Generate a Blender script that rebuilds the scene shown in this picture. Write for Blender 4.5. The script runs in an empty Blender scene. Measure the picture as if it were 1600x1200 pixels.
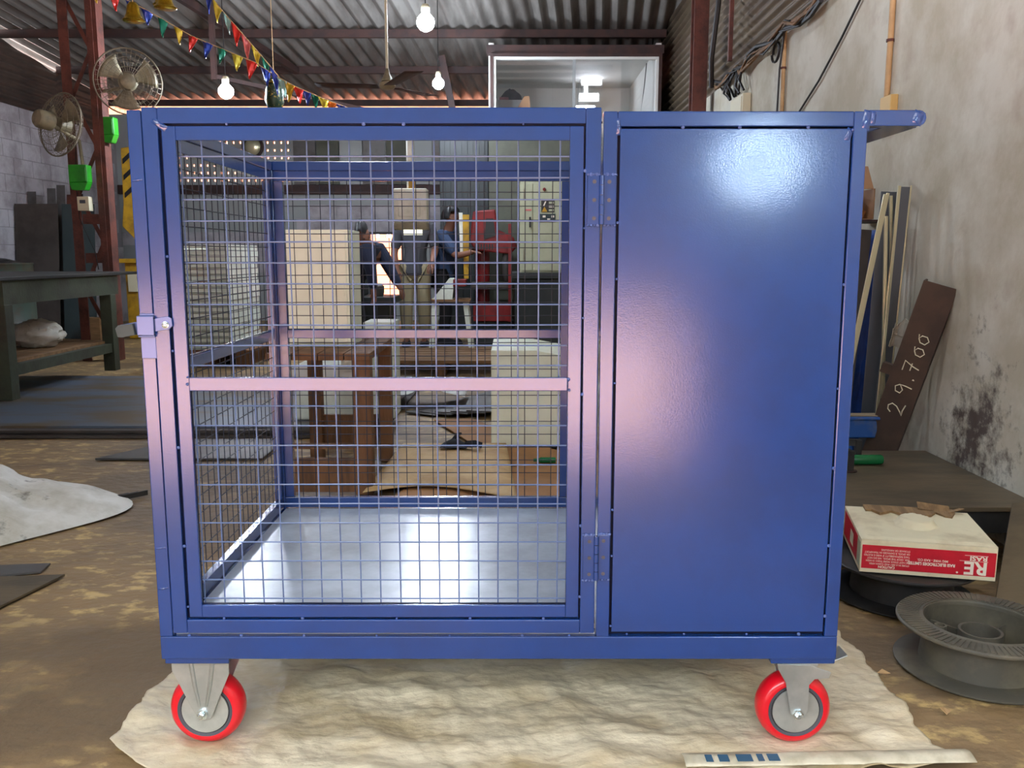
import bpy, bmesh, math, random
from mathutils import Vector, Matrix, noise

S = bpy.context.scene
C = S.collection
RN = random.Random(11)
rad = math.radians

# ---------------------------------------------------------------- camera
cam_d = bpy.data.cameras.new('camera')
cam_d.sensor_fit = 'HORIZONTAL'
cam_d.sensor_width = 36.0
cam_d.lens = 1340 / 1600 * 36.0
cam_d.clip_start = 0.05
cam = bpy.data.objects.new('camera', cam_d)
cam.location = (0, -1.556, 0.973)
cam.rotation_euler = (rad(90 - 8.56), 0, 0)
C.objects.link(cam)
S.camera = cam

# ---------------------------------------------------------------- light
S.view_settings.view_transform = 'Standard'
S.view_settings.look = 'None'
S.view_settings.gamma = 1.0
S.view_settings.use_curve_mapping = False
S.view_settings.exposure = 1.18

world = bpy.data.worlds.new('hazy_sky')
S.world = world
world.use_nodes = True
bg = world.node_tree.nodes['Background']
bg.inputs['Color'].default_value = (0.86, 0.93, 1.0, 1)
bg.inputs['Strength'].default_value = 6.0

def lamp(name, kind, loc, energy, color=(1, 1, 1), **kw):
    d = bpy.data.lights.new(name, kind)
    d.energy = energy
    d.color = color
    for k, v in kw.items():
        setattr(d, k, v)
    o = bpy.data.objects.new(name, d)
    o.location = loc
    C.objects.link(o)
    return o

sun = lamp('sun', 'SUN', (0, 0, 20), 15.0, (1.0, 0.90, 0.80), angle=rad(0.6))
sun.rotation_euler = Vector((0.42, -0.14, 0.9)).to_track_quat('Z', 'Y').to_euler()

LED_GAIN = 320.0          # emission of the round LED bulbs hung from the roof

# ---------------------------------------------------------------- materials
MATS = {}
def lin(c):
    return tuple(((v / 255) / 12.92 if v / 255 <= 0.04045 else ((v / 255 + 0.055) / 1.055) ** 2.4) for v in c) + (1.0,)

def mat(name, col, rough=0.5, metal=0.0, col2=None, scale=6.0, lo=0.42, hi=0.62, detail=5, col3=None, scale3=1.5, lo3=0.5, hi3=0.65,
        bump=0.0, bscale=60.0, bdetail=3, coat=0.0, coat_rough=0.1, spec=0.5, stretch=(1, 1, 1), rough2=None, emit=None, estr=0.0,
        alpha=None, trans=0.0):
    """principled material, colours given in sRGB 0-255, varied by object-space noise"""
    m = bpy.data.materials.new(name)
    m.use_nodes = True
    nt = m.node_tree
    b = nt.nodes['Principled BSDF']
    N, Lk = nt.nodes.new, nt.links.new
    b.inputs['Roughness'].default_value = rough
    b.inputs['Metallic'].default_value = metal
    b.inputs['Base Color'].default_value = lin(col)
    b.inputs['Specular IOR Level'].default_value = spec
    b.inputs['Coat Weight'].default_value = coat
    b.inputs['Coat Roughness'].default_value = coat_rough
    b.inputs['Transmission Weight'].default_value = trans
    if emit:
        b.inputs['Emission Color'].default_value = lin(emit)
        b.inputs['Emission Strength'].default_value = estr
    tc = N('ShaderNodeTexCoord')
    mp = N('ShaderNodeMapping')
    mp.inputs['Scale'].default_value = stretch
    Lk(tc.outputs['Object'], mp.inputs['Vector'])
    def ramp(sc, lo_, hi_, det):
        n = N('ShaderNodeTexNoise')
        n.inputs['Scale'].default_value = sc
        n.inputs['Detail'].default_value = det
        n.inputs['Roughness'].default_value = 0.62
        Lk(mp.outputs['Vector'], n.inputs['Vector'])
        r = N('ShaderNodeMapRange')
        r.inputs['From Min'].default_value = lo_
        r.inputs['From Max'].default_value = hi_
        Lk(n.outputs['Fac'], r.inputs['Value'])
        return r.outputs['Result']
    cur = None
    if col2 is not None:
        f = ramp(scale, lo, hi, detail)
        mx = N('ShaderNodeMix'); mx.data_type = 'RGBA'
        mx.inputs['A'].default_value = lin(col)
        mx.inputs['B'].default_value = lin(col2)
        Lk(f, mx.inputs['Factor'])
        cur = mx.outputs['Result']
        if rough2 is not None:
            rr = N('ShaderNodeMapRange')
            rr.inputs['To Min'].default_value = rough
            rr.inputs['To Max'].default_value = rough2
            Lk(f, rr.inputs['Value'])
            Lk(rr.outputs['Result'], b.inputs['Roughness'])
    if col3 is not None:
        f3 = ramp(scale3, lo3, hi3, 4)
        mx = N('ShaderNodeMix'); mx.data_type = 'RGBA'
        if cur is not None:
            Lk(cur, mx.inputs['A'])
        else:
            mx.inputs['A'].default_value = lin(col)
        mx.inputs['B'].default_value = lin(col3)
        Lk(f3, mx.inputs['Factor'])
        cur = mx.outputs['Result']
    if cur is not None:
        Lk(cur, b.inputs['Base Color'])
    if bump:
        n = N('ShaderNodeTexNoise')
        n.inputs['Scale'].default_value = bscale
        n.inputs['Detail'].default_value = bdetail
        Lk(mp.outputs['Vector'], n.inputs['Vector'])
        bp = N('ShaderNodeBump')
        bp.inputs['Strength'].default_value = min(1.0, bump)
        bp.inputs['Distance'].default_value = 0.01 if bump <= 1 else 0.01 * bump
        Lk(n.outputs['Fac'], bp.inputs['Height'])
        Lk(bp.outputs['Normal'], b.inputs['Normal'])
        Lk(bp.outputs['Normal'], b.inputs['Coat Normal'])
    MATS[name] = m
    return m

mat('navy', (20, 60, 128), rough=0.24, spec=0.6, coat=0.8, coat_rough=0.10, bump=0.03, bscale=420, col2=(22, 56, 118), scale=5)
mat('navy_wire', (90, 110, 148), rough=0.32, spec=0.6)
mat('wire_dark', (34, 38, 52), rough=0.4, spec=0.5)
mat('seam_dark', (10, 16, 40), rough=0.6, spec=0.2)
mat('navy_weld', (72, 96, 156), rough=0.2, spec=0.8, bump=0.5, bscale=300)
mat('latch_metal', (96, 112, 160), rough=0.28, metal=0.35)
mat('deck', (186, 196, 206), rough=0.26, spec=0.7, col2=(170, 178, 186), scale=7, bump=0.03, bscale=200)
mat('zinc', (205, 208, 205), rough=0.34, metal=0.75, col2=(180, 186, 184), scale=9, bump=0.04, bscale=120)
mat('zinc_bolt', (214, 226, 228), rough=0.2, metal=0.9)
mat('tyre_red', (222, 18, 36), rough=0.28, spec=0.5, coat=0.3)
mat('rim_grey', (74, 74, 82), rough=0.45)
mat('rubber_black', (18, 18, 20), rough=0.6)
mat('floor_dirt', (140, 114, 78), rough=0.6, col2=(198, 168, 110), scale=11, lo=0.52, hi=0.62, detail=10, col3=(112, 92, 66), scale3=1.1, lo3=0.44, hi3=0.56, bump=0.8, bscale=18, bdetail=9, stretch=(1, 1.5, 1))
mat('tarp', (218, 204, 174), rough=0.42, col2=(196, 176, 138), scale=4.0, lo=0.46, hi=0.66, detail=8, col3=(150, 128, 84), scale3=2.4, lo3=0.56, hi3=0.74, bump=0.55, bscale=24, bdetail=9, spec=0.5, stretch=(1, 1.7, 1))
mat('hem', (214, 204, 178), rough=0.5, col2=(190, 180, 152), scale=20)
mat('print_blue', (60, 96, 122), rough=0.6)
mat('sack', (208, 205, 194), rough=0.6, col2=(176, 170, 152), scale=5, lo=0.45, hi=0.68, col3=(80, 74, 66), scale3=9, lo3=0.62, hi3=0.74, bump=0.6, bscale=12, bdetail=6)
mat('plaster', (204, 200, 184), rough=0.8, col2=(178, 170, 148), scale=2.2, lo=0.42, hi=0.62, detail=9, col3=(168, 152, 136), scale3=3.3, lo3=0.56, hi3=0.74, bump=1.0, bscale=8, bdetail=9)
mat('whitewash', (178, 174, 178), rough=0.85, col2=(146, 140, 142), scale=3, bump=0.5, bscale=20, bdetail=6)
mat('mortar', (142, 137, 138), rough=0.9)
mat('roof_sheet', (128, 124, 118), rough=0.6, col2=(92, 86, 80), scale=1.6, stretch=(3, 0.5, 1), lo=0.4, hi=0.65, metal=0.15)
mat('cladding', (104, 88, 66), rough=0.6, metal=0.1, col2=(80, 64, 48), scale=2, stretch=(1, 0.6, 2))
mat('cladding_dark', (70, 58, 50), rough=0.7, col2=(50, 42, 38), scale=2)
mat('rust', (104, 56, 44), rough=0.65, col2=(74, 42, 34), scale=7, bump=0.3, bscale=60)
mat('rust_dark', (62, 38, 32), rough=0.7, col2=(44, 30, 28), scale=6)
mat('black_steel', (32, 31, 30), rough=0.55, col2=(48, 45, 42), scale=7)
mat('steel_sheet', (92, 90, 88), rough=0.45, metal=0.3, col2=(70, 64, 58), scale=2.5, lo=0.42, hi=0.6)
mat('steel_blue', (98, 108, 122), rough=0.42, metal=0.3, col2=(104, 90, 72), scale=1.6, lo=0.44, hi=0.6, stretch=(1, 2.5, 1))
mat('steel_table', (104, 90, 68), rough=0.5, metal=0.2, col2=(82, 72, 56), scale=3, stretch=(1, 3, 1), bump=0.1, bscale=40)
mat('sheet_brown', (74, 66, 60), rough=0.7, col2=(58, 50, 44), scale=2.5)
mat('sheet_green', (54, 66, 66), rough=0.6, col2=(44, 54, 56), scale=2)
mat('bench_green', (62, 68, 50), rough=0.7, col2=(52, 50, 38), scale=4, bump=0.2, bscale=50)
mat('drum_green', (60, 76, 66), rough=0.5, col2=(72, 58, 44), scale=4, lo=0.5, hi=0.68)
mat('fan_grille', (122, 112, 92), rough=0.55, metal=0.3)
mat('fan_body', (142, 132, 104), rough=0.5, col2=(110, 100, 78), scale=9)
mat('green_plastic', (38, 150, 30), rough=0.4, col2=(30, 122, 26), scale=6)
mat('cream_plastic', (206, 198, 168), rough=0.5)
mat('cream_panel', (238, 242, 220), rough=0.42, col2=(228, 232, 208), scale=4)
mat('white_panel', (226, 234, 222), rough=0.4, col2=(206, 212, 198), scale=5)
mat('offwhite', (230, 228, 214), rough=0.4, col2=(206, 202, 182), scale=5)
mat('grey_cabinet', (176, 178, 150), rough=0.5, col2=(166, 168, 140), scale=6)
mat('office_grey', (150, 154, 152), rough=0.6)
mat('office_white', (214, 214, 208), rough=0.7)
mat('office_wall', (84, 86, 72), rough=0.7, col2=(72, 72, 62), scale=3)
mat('led', (255, 255, 255), emit=(226, 238, 255), estr=LED_GAIN)
mat('led_panel', (255, 255, 255), emit=(235, 240, 255), estr=14.0)
mat('led_flood', (255, 255, 255), emit=(196, 226, 255), estr=48.0)
mat('light_bar', (240, 240, 225), emit=(250, 250, 225), estr=0.5)
mat('yellow', (196, 150, 30), rough=0.5, col2=(150, 112, 30), scale=6)
mat('gold', (222, 180, 50), rough=0.18, metal=0.9)
mat('green_pouch', (30, 52, 34), rough=0.4, metal=0.3, col2=(170, 140, 60), scale=40, lo=0.56, hi=0.64)
mat('terracotta', (170, 98, 66), rough=0.9, col2=(140, 80, 56), scale=4)
mat('wood', (122, 84, 52), rough=0.7, col2=(92, 62, 38), scale=3, stretch=(6, 6, 0.8), bump=0.3, bscale=30)
mat('wood_pale', (132, 98, 62), rough=0.75, col2=(104, 76, 46), scale=3, stretch=(1, 6, 6))
mat('cardboard', (164, 118, 70), rough=0.8, col2=(146, 104, 62), scale=4)
mat('cardboard_wall', (150, 112, 78), rough=0.8)
mat('kraft', (196, 164, 112), rough=0.7, col2=(172, 138, 88), scale=5, bump=0.6, bscale=24, bdetail=6)
mat('box_cream', (226, 216, 182), rough=0.65, col2=(204, 190, 156), scale=8, lo=0.5, hi=0.7)
mat('box_red', (206, 22, 46), rough=0.45, col2=(190, 18, 40), scale=12)
mat('box_torn', (150, 120, 82), rough=0.85, col2=(120, 94, 64), scale=40, stretch=(1, 0.1, 1))
mat('ink_white', (236, 226, 208), rough=0.6)
mat('spool', (78, 74, 64), rough=0.55, col2=(108, 100, 82), scale=7, lo=0.45, hi=0.7, bump=0.1, bscale=60)
mat('spool_dark', (30, 30, 30), rough=0.5, col2=(46, 44, 42), scale=6)
mat('channel_brown', (86, 66, 52), rough=0.65, col2=(70, 54, 44), scale=6)
mat('chalk', (226, 218, 186), rough=0.9)
mat('alu', (170, 168, 150), rough=0.3, metal=0.7)
mat('alu_bright', (214, 208, 172), rough=0.3, metal=0.6)
mat('alu_grey', (108, 112, 118), rough=0.4, metal=0.5)
mat('tarp_blue', (22, 66, 140), rough=0.5, col2=(16, 50, 110), scale=7, bump=0.5, bscale=14)
mat('plastic_blue', (40, 88, 156), rough=0.45, col2=(104, 112, 120), scale=9, lo=0.52, hi=0.72)
mat('dust', (136, 118, 92), rough=0.9)
mat('conduit', (196, 160, 112), rough=0.6, col2=(176, 140, 96), scale=8)
mat('conduit_box', (208, 172, 104), rough=0.6)
mat('cable', (26, 22, 20), rough=0.6)
mat('red_paint', (132, 26, 28), rough=0.4, col2=(104, 22, 24), scale=7)
mat('machine_dark', (30, 36, 36), rough=0.5, col2=(40, 44, 42), scale=4)
mat('glass', (200, 210, 210), rough=0.05, spec=0.5)
mat('pink_ground', (222, 174, 158), rough=0.9, col2=(206, 160, 144), scale=0.8)
mat('pink_wall', (212, 138, 104), rough=0.9, col2=(200, 126, 94), scale=2)
mat('hedge', (26, 40, 20), rough=0.9, col2=(12, 20, 10), scale=1.5, bump=1.0, bscale=3)
mat('skin', (120, 78, 58), rough=0.6)
mat('hair', (14, 12, 14), rough=0.5)
mat('cloth_navy', (22, 30, 54), rough=0.85)
mat('cloth_blue', (44, 62, 92), rough=0.85)
mat('cloth_grey', (62, 62, 66), rough=0.85)
mat('cloth_khaki', (150, 138, 108), rough=0.85)
mat('cloth_black', (22, 22, 26), rough=0.85)
mat('glass_green', (20, 110, 60), rough=0.15)
for nm, col in (('flag_gold', (196, 160, 40)), ('flag_red', (206, 44, 32)), ('flag_green', (24, 112, 84)), ('flag_blue', (40, 62, 150)),
                ('flag_yellow', (206, 186, 60)), ('flag_silver', (150, 186, 176)), ('flag_pink', (204, 110, 110)), ('flag_orange', (232, 120, 40))):
    mat(nm, col, rough=0.3, metal=0.25)
# clear window glass that keeps shadow rays cheap
def glass_material():
    m = MATS['glass']
    nt = m.node_tree
    out = nt.nodes['Material Output']
    tr = nt.nodes.new('ShaderNodeBsdfTransparent')
    gl = nt.nodes.new('ShaderNodeBsdfGlossy')
    gl.inputs['Roughness'].default_value = 0.02
    mx = nt.nodes.new('ShaderNodeMixShader')
    mx.inputs[0].default_value = 0.10
    nt.links.new(tr.outputs[0], mx.inputs[1])
    nt.links.new(gl.outputs[0], mx.inputs[2])
    nt.links.new(mx.outputs[0], out.inputs['Surface'])
glass_material()

# the wall blocks share one mesh: take their noise from world position so no two look the same
_nt = MATS['whitewash'].node_tree
_geo = _nt.nodes.new('ShaderNodeNewGeometry')
_mp = next(n_ for n_ in _nt.nodes if n_.type == 'MAPPING')
_nt.links.new(_geo.outputs['Position'], _mp.inputs['Vector'])

# damp, mouldy patch low on the right-hand wall: a stain with its own outline
def stain_material():
    m = MATS['plaster']
    nt = m.node_tree
    N, Lk = nt.nodes.new, nt.links.new
    b = nt.nodes['Principled BSDF']
    src = b.inputs['Base Color'].links[0].from_socket
    tc = N('ShaderNodeTexCoord')
    mp = N('ShaderNodeMapping')
    mp.inputs['Location'].default_value = (0, -1.50 * 3.2, -0.30 * 2.2)
    mp.inputs['Scale'].default_value = (0.0, 3.2, 2.2)
    Lk(tc.outputs['Object'], mp.inputs['Vector'])
    ln = N('ShaderNodeVectorMath'); ln.operation = 'LENGTH'
    Lk(mp.outputs['Vector'], ln.inputs[0])
    ns = N('ShaderNodeTexNoise'); ns.inputs['Scale'].default_value = 11; ns.inputs['Detail'].default_value = 7
    ns.inputs['Roughness'].default_value = 0.7
    Lk(tc.outputs['Object'], ns.inputs['Vector'])
    ad = N('ShaderNodeMath'); ad.operation = 'MULTIPLY_ADD'
    Lk(ns.outputs['Fac'], ad.inputs[0]); ad.inputs[1].default_value = 3.2
    Lk(ln.outputs['Value'], ad.inputs[2])
    mr = N('ShaderNodeMapRange')
    mr.inputs['From Min'].default_value = 2.30
    mr.inputs['From Max'].default_value = 1.70
    Lk(ad.outputs[0], mr.inputs['Value'])
    mx = N('ShaderNodeMix'); mx.data_type = 'RGBA'
    Lk(src, mx.inputs['A'])
    mx.inputs['B'].default_value = lin((84, 72, 64))
    Lk(mr.outputs['Result'], mx.inputs['Factor'])
    Lk(mx.outputs['Result'], b.inputs['Base Color'])
stain_material()

# ---------------------------------------------------------------- geometry helpers
class G:
    def __init__(self):
        self.v = []
        self.f = []
    def add(self, vs, fs):
        n = len(self.v)
        self.v += [tuple(p) for p in vs]
        self.f += [tuple(i + n for i in q) for q in fs]
        return self
    def box(self, x0, x1, y0, y1, z0, z1):
        return self.add([(x0, y0, z0), (x1, y0, z0), (x1, y1, z0), (x0, y1, z0), (x0, y0, z1), (x1, y0, z1), (x1, y1, z1), (x0, y1, z1)],
                        [(0, 3, 2, 1), (4, 5, 6, 7), (0, 1, 5, 4), (1, 2, 6, 5), (2, 3, 7, 6), (3, 0, 4, 7)])
    def obox(self, c, size, rot=(0, 0, 0)):
        m = Matrix.Translation(c) @ (Matrix.Rotation(rot[2], 4, 'Z') @ Matrix.Rotation(rot[1], 4, 'Y') @ Matrix.Rotation(rot[0], 4, 'X'))
        a, b, d = (s / 2 for s in size)
        g = G().box(-a, a, -b, b, -d, d)
        return self.add([m @ Vector(p) for p in g.v], g.f)
    def bar(self, p0, p1, w, h, up=(0, 0, 1)):
        """square bar from p0 to p1, w across, h along `up`"""
        p0, p1 = Vector(p0), Vector(p1)
        d = (p1 - p0).normalized()
        u = Vector(up)
        s = d.cross(u)
        if s.length < 1e-4:
            s = d.cross(Vector((0, 1, 0)))
        s.normalize()
        u = s.cross(d).normalized()
        vs = []
        for p in (p0, p1):
            for a, b in ((-1, -1), (1, -1), (1, 1), (-1, 1)):
                vs.append(p + s * (a * w / 2) + u * (b * h / 2))
        return self.add(vs, [(0, 1, 2, 3), (7, 6, 5, 4), (0, 4, 5, 1), (1, 5, 6, 2), (2, 6, 7, 3), (3, 7, 4, 0)])
    def tube(self, pts, r, n=8, closed=False):
        pts = [Vector(p) for p in pts]
        k = len(pts)
        rs = r if isinstance(r, (list, tuple)) else [r] * k
        vs, fs = [], []
        prev = None
        for i, p in enumerate(pts):
            if closed:
                d = pts[(i + 1) % k] - pts[i - 1]
            else:
                d = pts[min(i + 1, k - 1)] - pts[max(i - 1, 0)]
            d.normalize()
            if prev is None:
                a = d.orthogonal().normalized()
            else:
                a = (prev - d * prev.dot(d))
                a = a.normalized() if a.length > 1e-6 else d.orthogonal().normalized()
            prev = a
            b = d.cross(a)
            for j in range(n):
                t = 2 * math.pi * j / n
                vs.append(p + (a * math.cos(t) + b * math.sin(t)) * rs[i])
        for i in range(k if closed else k - 1):
            for j in range(n):
                i2 = (i + 1) % k
                fs.append((i * n + j, i * n + (j + 1) % n, i2 * n + (j + 1) % n, i2 * n + j))
        if not closed:
            fs.append(tuple(range(n - 1, -1, -1)))
            fs.append(tuple((k - 1) * n + j for j in range(n)))
        return self.add(vs, fs)
    def lathe(self, prof, n=24, m=None, close=True):
        """prof: (radius, height) pairs turned round local Z, then moved by m"""
        m = m or Matrix()
        vs, fs = [], []
        for r, h in prof:
            for j in range(n):
                t = 2 * math.pi * j / n
                vs.append(m @ Vector((r * math.cos(t), r * math.sin(t), h)))
        for i in range(len(prof) - 1):
            for j in range(n):
                fs.append((i * n + j, i * n + (j + 1) % n, (i + 1) * n + (j + 1) % n, (i + 1) * n + j))
        if close:
            fs.append(tuple(range(n - 1, -1, -1)))
            fs.append(tuple((len(prof) - 1) * n + j for j in range(n)))
        return self.add(vs, fs)
    def prism(self, poly, axis, d0, d1):
        """polygon in the plane across `axis`, extruded d0..d1: axis y -> (x,z), x -> (y,z), z -> (x,y)"""
        def pt(a, b, d):
            return {'y': (a, d, b), 'x': (d, a, b), 'z': (a, b, d)}[axis]
        n = len(poly)
        vs = [pt(a, b, d0) for a, b in poly] + [pt(a, b, d1) for a, b in poly]
        fs = [tuple(range(n)), tuple(range(2 * n - 1, n - 1, -1))]
        fs += [(i, (i + 1) % n + 0, (i + 1) % n + n, i + n) for i in range(n)]
        return self.add(vs, fs)
    def ring(self, x0, x1, z0, z1, w, y0, y1, we=None, wb=None):
        """rectangular frame in the XZ plane, bars w wide"""
        self.box(x0, x0 + w, y0, y1, z0, z1)
        self.box(x1 - w, x1, y0, y1, z0, z1)
        self.box(x0 + w, x1 - w, y0, y1, z1 - w, z1)
        self.box(x0 + w, x1 - w, y0, y1, z0, z0 + w)
        return self
    def sheet(self, fn, nu, nv):
        vs = [fn(i / nu, j / nv) for j in range(nv + 1) for i in range(nu + 1)]
        fs = [(j * (nu + 1) + i, j * (nu + 1) + i + 1, (j + 1) * (nu + 1) + i + 1, (j + 1) * (nu + 1) + i) for j in range(nv) for i in range(nu)]
        return self.add(vs, fs)
    def mesh(self, name):
        me = bpy.data.meshes.new(name)
        me.from_pydata(self.v, [], self.f)
        bm = bmesh.new()
        bm.from_mesh(me)
        bmesh.ops.recalc_face_normals(bm, faces=bm.faces)
        bm.to_mesh(me)
        bm.free()
        return me
    def build(self, name, material, parent=None, smooth=False, bevel=0.0, solid=0.0, world_space=True):
        me = self.mesh(name)
        me.materials.append(MATS[material])
        return place(name, me, parent, smooth, bevel, solid, world_space)

def place(name, me, parent=None, smooth=False, bevel=0.0, solid=0.0, world_space=True):
    o = bpy.data.objects.new(name, me)
    C.objects.link(o)
    if smooth:
        me.polygons.foreach_set('use_smooth', [True] * len(me.polygons))
        md = None
        try:
            me.set_sharp_from_angle(angle=rad(40))
        except Exception:
            pass
    if bevel:
        md = o.modifiers.new('Bevel', 'BEVEL')
        md.width = bevel
        md.segments = 2
        md.limit_method = 'ANGLE'
        md.angle_limit = rad(40)
    if solid:
        md = o.modifiers.new('Solidify', 'SOLIDIFY')
        md.thickness = solid
        md.offset = 0
    if parent is not None:
        o.parent = parent
        if world_space:
            o.matrix_parent_inverse = WM(parent).inverted()
    return o

def WM(o):
    m = o.matrix_basis.copy()
    while o.parent is not None:
        m = o.parent.matrix_basis @ o.matrix_parent_inverse @ m
        o = o.parent
    return m

def tag(o, label, cat, group=None, kind=None):
    o['label'] = label
    o['category'] = cat
    if group:
        o['group'] = group
    if kind:
        o['kind'] = kind
    return o

def thing(name, label, cat, loc=(0, 0, 0), rotz=0.0, group=None):
    o = bpy.data.objects.new(name, None)
    o.empty_display_size = 0.05
    o.location = loc
    o.rotation_euler = (0, 0, rotz)
    C.objects.link(o)
    return tag(o, label, cat, group)

def struct(name, g, material, parent=None, **kw):
    o = g.build(name, material, parent, **kw)
    if parent is None:
        o['kind'] = 'structure'
    return o

def dup(root, loc=None, rot=None, label=None, group=None, parent=None):
    """a copy of a thing with copies of its parts and sub-parts"""
    r = root.copy()
    C.objects.link(r)
    if parent is not None:
        r.parent = parent
    if loc is not None:
        r.location = loc
    if rot is not None:
        r.rotation_euler = rot
    if label:
        r['label'] = label
    if group:
        r['group'] = group
    for ch in list(root.children):
        c = ch.copy(); C.objects.link(c); c.parent = r
        for gch in list(ch.children):
            d = gch.copy(); C.objects.link(d); d.parent = c
    return r

def text_mesh(s, size, extrude=0.0006, align='LEFT', bold=0.0):
    cu = bpy.data.curves.new('lettering', 'FONT')
    cu.body = s
    cu.size = size
    cu.extrude = extrude
    cu.align_x = align
    cu.offset = bold
    cu.resolution_u = 3
    o = bpy.data.objects.new('lettering', cu)
    C.objects.link(o)
    dg = bpy.context.evaluated_depsgraph_get()
    dg.update()
    me = bpy.data.meshes.new_from_object(o.evaluated_get(dg))
    bpy.data.objects.remove(o)
    return me

def fbm(x, y, z=0.0, oct_=4):
    a, s, t = 0.0, 1.0, 1.0
    for _ in range(oct_):
        a += s * noise.noise(Vector((x * t, y * t, z * t)))
        s *= 0.5
        t *= 2.0
    return a

def ridge(x, y, z=0.0, oct_=3):
    a, s, t = 0.0, 1.0, 1.0
    for _ in range(oct_):
        a += s * (1 - 2 * abs(noise.noise(Vector((x * t, y * t, z * t)))))
        s *= 0.5
        t *= 2.1
    return a

_fr = random.Random(77)
FOLDS = [(math.cos(a), math.sin(a), f, _fr.uniform(0, 1)) for a, f in [(_fr.uniform(0, math.pi), _fr.uniform(2.2, 12.0)) for _ in range(16)]]
def crumple(x, y, seed=0.0):
    """sharp straight creases in many directions, like crumpled plastic film; about -1..1"""
    h = 0.0
    wx = 0.06 * noise.noise(Vector((x * 3, y * 3, seed)))
    wy = 0.06 * noise.noise(Vector((x * 3, y * 3, seed + 9)))
    for i, (c_, s_, f, ph) in enumerate(FOLDS):
        t = (c_ * (x + wx) + s_ * (y + wy)) * f + ph + seed
        k = max(0.0, 0.35 + noise.noise(Vector((x * 2.5 + i * 7, y * 2.5, seed))))
        h += k * (abs((t % 1.0) * 2 - 1) - .5) * 2.2 / f
    return h

# ================================================================ the shed
XL, XR = -5.8, 1.68            # side walls
YB, YFW = 11.4, -2.7           # back wall, front wall (behind the camera)
def roof_z(y):
    return 3.2 + 0.12 * (11.444 - y)

# floor: gently uneven beaten earth and worn concrete
def floor_fn(u, v):
    x = XL + (XR - XL) * u
    y = YFW + (YB - YFW) * v
    return (x, y, 0.004 * fbm(x * 1.3, y * 1.3, 3.1) - 0.006)
struct('floor', G().sheet(floor_fn, 70, 150), 'floor_dirt', smooth=True)
g = G()
g.sheet(lambda u, v: (-30 + 50 * u, -40 + (YFW + 40) * v, -0.03), 4, 4)
g.sheet(lambda u, v: (-30 + 50 * u, YB + 0.2 + 12 * v, -0.03), 4, 4)
struct('yard_ground', g, 'pink_ground')

# right wall: whitewashed plaster up to 2.3 m, ribbed sheet cladding above
struct('wall_right', G().box(XR, XR + 0.23, YFW, YB, -0.03, 2.31), 'plaster')
def clad_right(u, v):
    z = 2.28 + 2.9 * v
    return (XR + 0.10 + 0.016 * math.sin(z / 0.075 * 2 * math.pi), YFW + (YB - YFW) * u, z)
struct('trim_1', G().sheet(clad_right, 1, 320), 'cladding', smooth=True, solid=0.004)

# left wall: whitewashed blocks, dark ribbed cladding over them, a slit of daylight under the roof
wl = struct('wall_left', G().box(XL - 0.25, XL - 0.012, YFW, YB, -0.03, 2.69), 'mortar')
blk = G().box(-0.006, 0.012, -0.196, 0.196, -0.096, 0.096).mesh('block')
blk.materials.append(MATS['whitewash'])
def add_blocks(parent, origin, du, rotz, u0, u1, z0, z1):
    row = 0
    z = z0 + 0.1
    while z < z1 - 0.02:
        u = u0 + (0.2 if row % 2 else 0.0)
        while u < u1:
            o = place('block', blk, parent)
            o.location = Vector(origin) + Vector(du) * u + Vector((0, 0, z)) + Vector((RN.uniform(-.0015, .0015), RN.uniform(-.0015, .0015), RN.uniform(-.002, .002)))
            o.rotation_euler = (0, 0, rotz)
            u += 0.4
        z += 0.2
        row += 1
add_blocks(wl, (XL - 0.012, 0, 0), (0, 1, 0), 0.0, 7.7, 11.3, 1.09, 2.69)
struct('wall_left_lower', G().box(XL - 0.012, XL, YFW, 7.48, -0.03, 2.69).box(XL - 0.012, XL, 7.48, YB, -0.03, 1.085), 'whitewash')
def clad_left(u, v):
    y = YFW + (YB - YFW) * u
    gap = 0.075 if 8.2 < y < 10.05 else 0.0
    z = 2.66 + (roof_z(y) - gap - 2.66) * v
    return (XL - 0.10 + 0.014 * math.sin(z / 0.09 * 2 * math.pi), y, z)
struct('trim_2', G().sheet(clad_left, 120, 90), 'cladding_dark', smooth=True, solid=0.004)

# back wall, with a barred ventilator and a doorway-like opening to the sunny yard
V0, V1, VZ0, VZ1 = -5.25, -3.25, 1.90, 2.66
W0, W1, WZ0, WZ1 = -2.14, -1.62, 0.30, 1.31
g = G()
g.box(XL - .25, V0, YB, YB + 0.2, -0.03, 3.0)
g.box(V0, V1, YB, YB + 0.2, -0.03, VZ0)
g.box(V0, V1, YB, YB + 0.2, VZ1, 3.0)
g.box(V1, W0, YB, YB + 0.2, -0.03, 3.0)
g.box(W0, W1, YB, YB + 0.2, -0.03, WZ0)
g.box(W0, W1, YB, YB + 0.2, WZ1, 3.0)
g.box(W1, XR + .2, YB, YB + 0.2, -0.03, 3.0)
wb = struct('wall_back', g, 'office_grey')
add_blocks(wb, (0, YB, 0), (1, 0, 0), rad(-90), -3.0, -0.5, 1.31, 1.83)
add_blocks(wb, (0, YB, 0), (1, 0, 0), rad(-90), -5.6, -2.4, 0.71, 1.31)
struct('trim_3', G().box(XL, XR, YB - 0.06, YB, 1.86, 1.99), 'rust_dark')
for i in range(9):                                          # sheets hung over the beam
    x = -3.2 + i * 0.34
    G().box(x, x + 0.325, YB - 0.05 - 0.012 * (i % 2), YB - 0.035 - 0.012 * (i % 2), 2.0, 3.0).build('panel', ('steel_sheet', 'office_wall', 'office_grey')[i % 3], wb)
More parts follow.
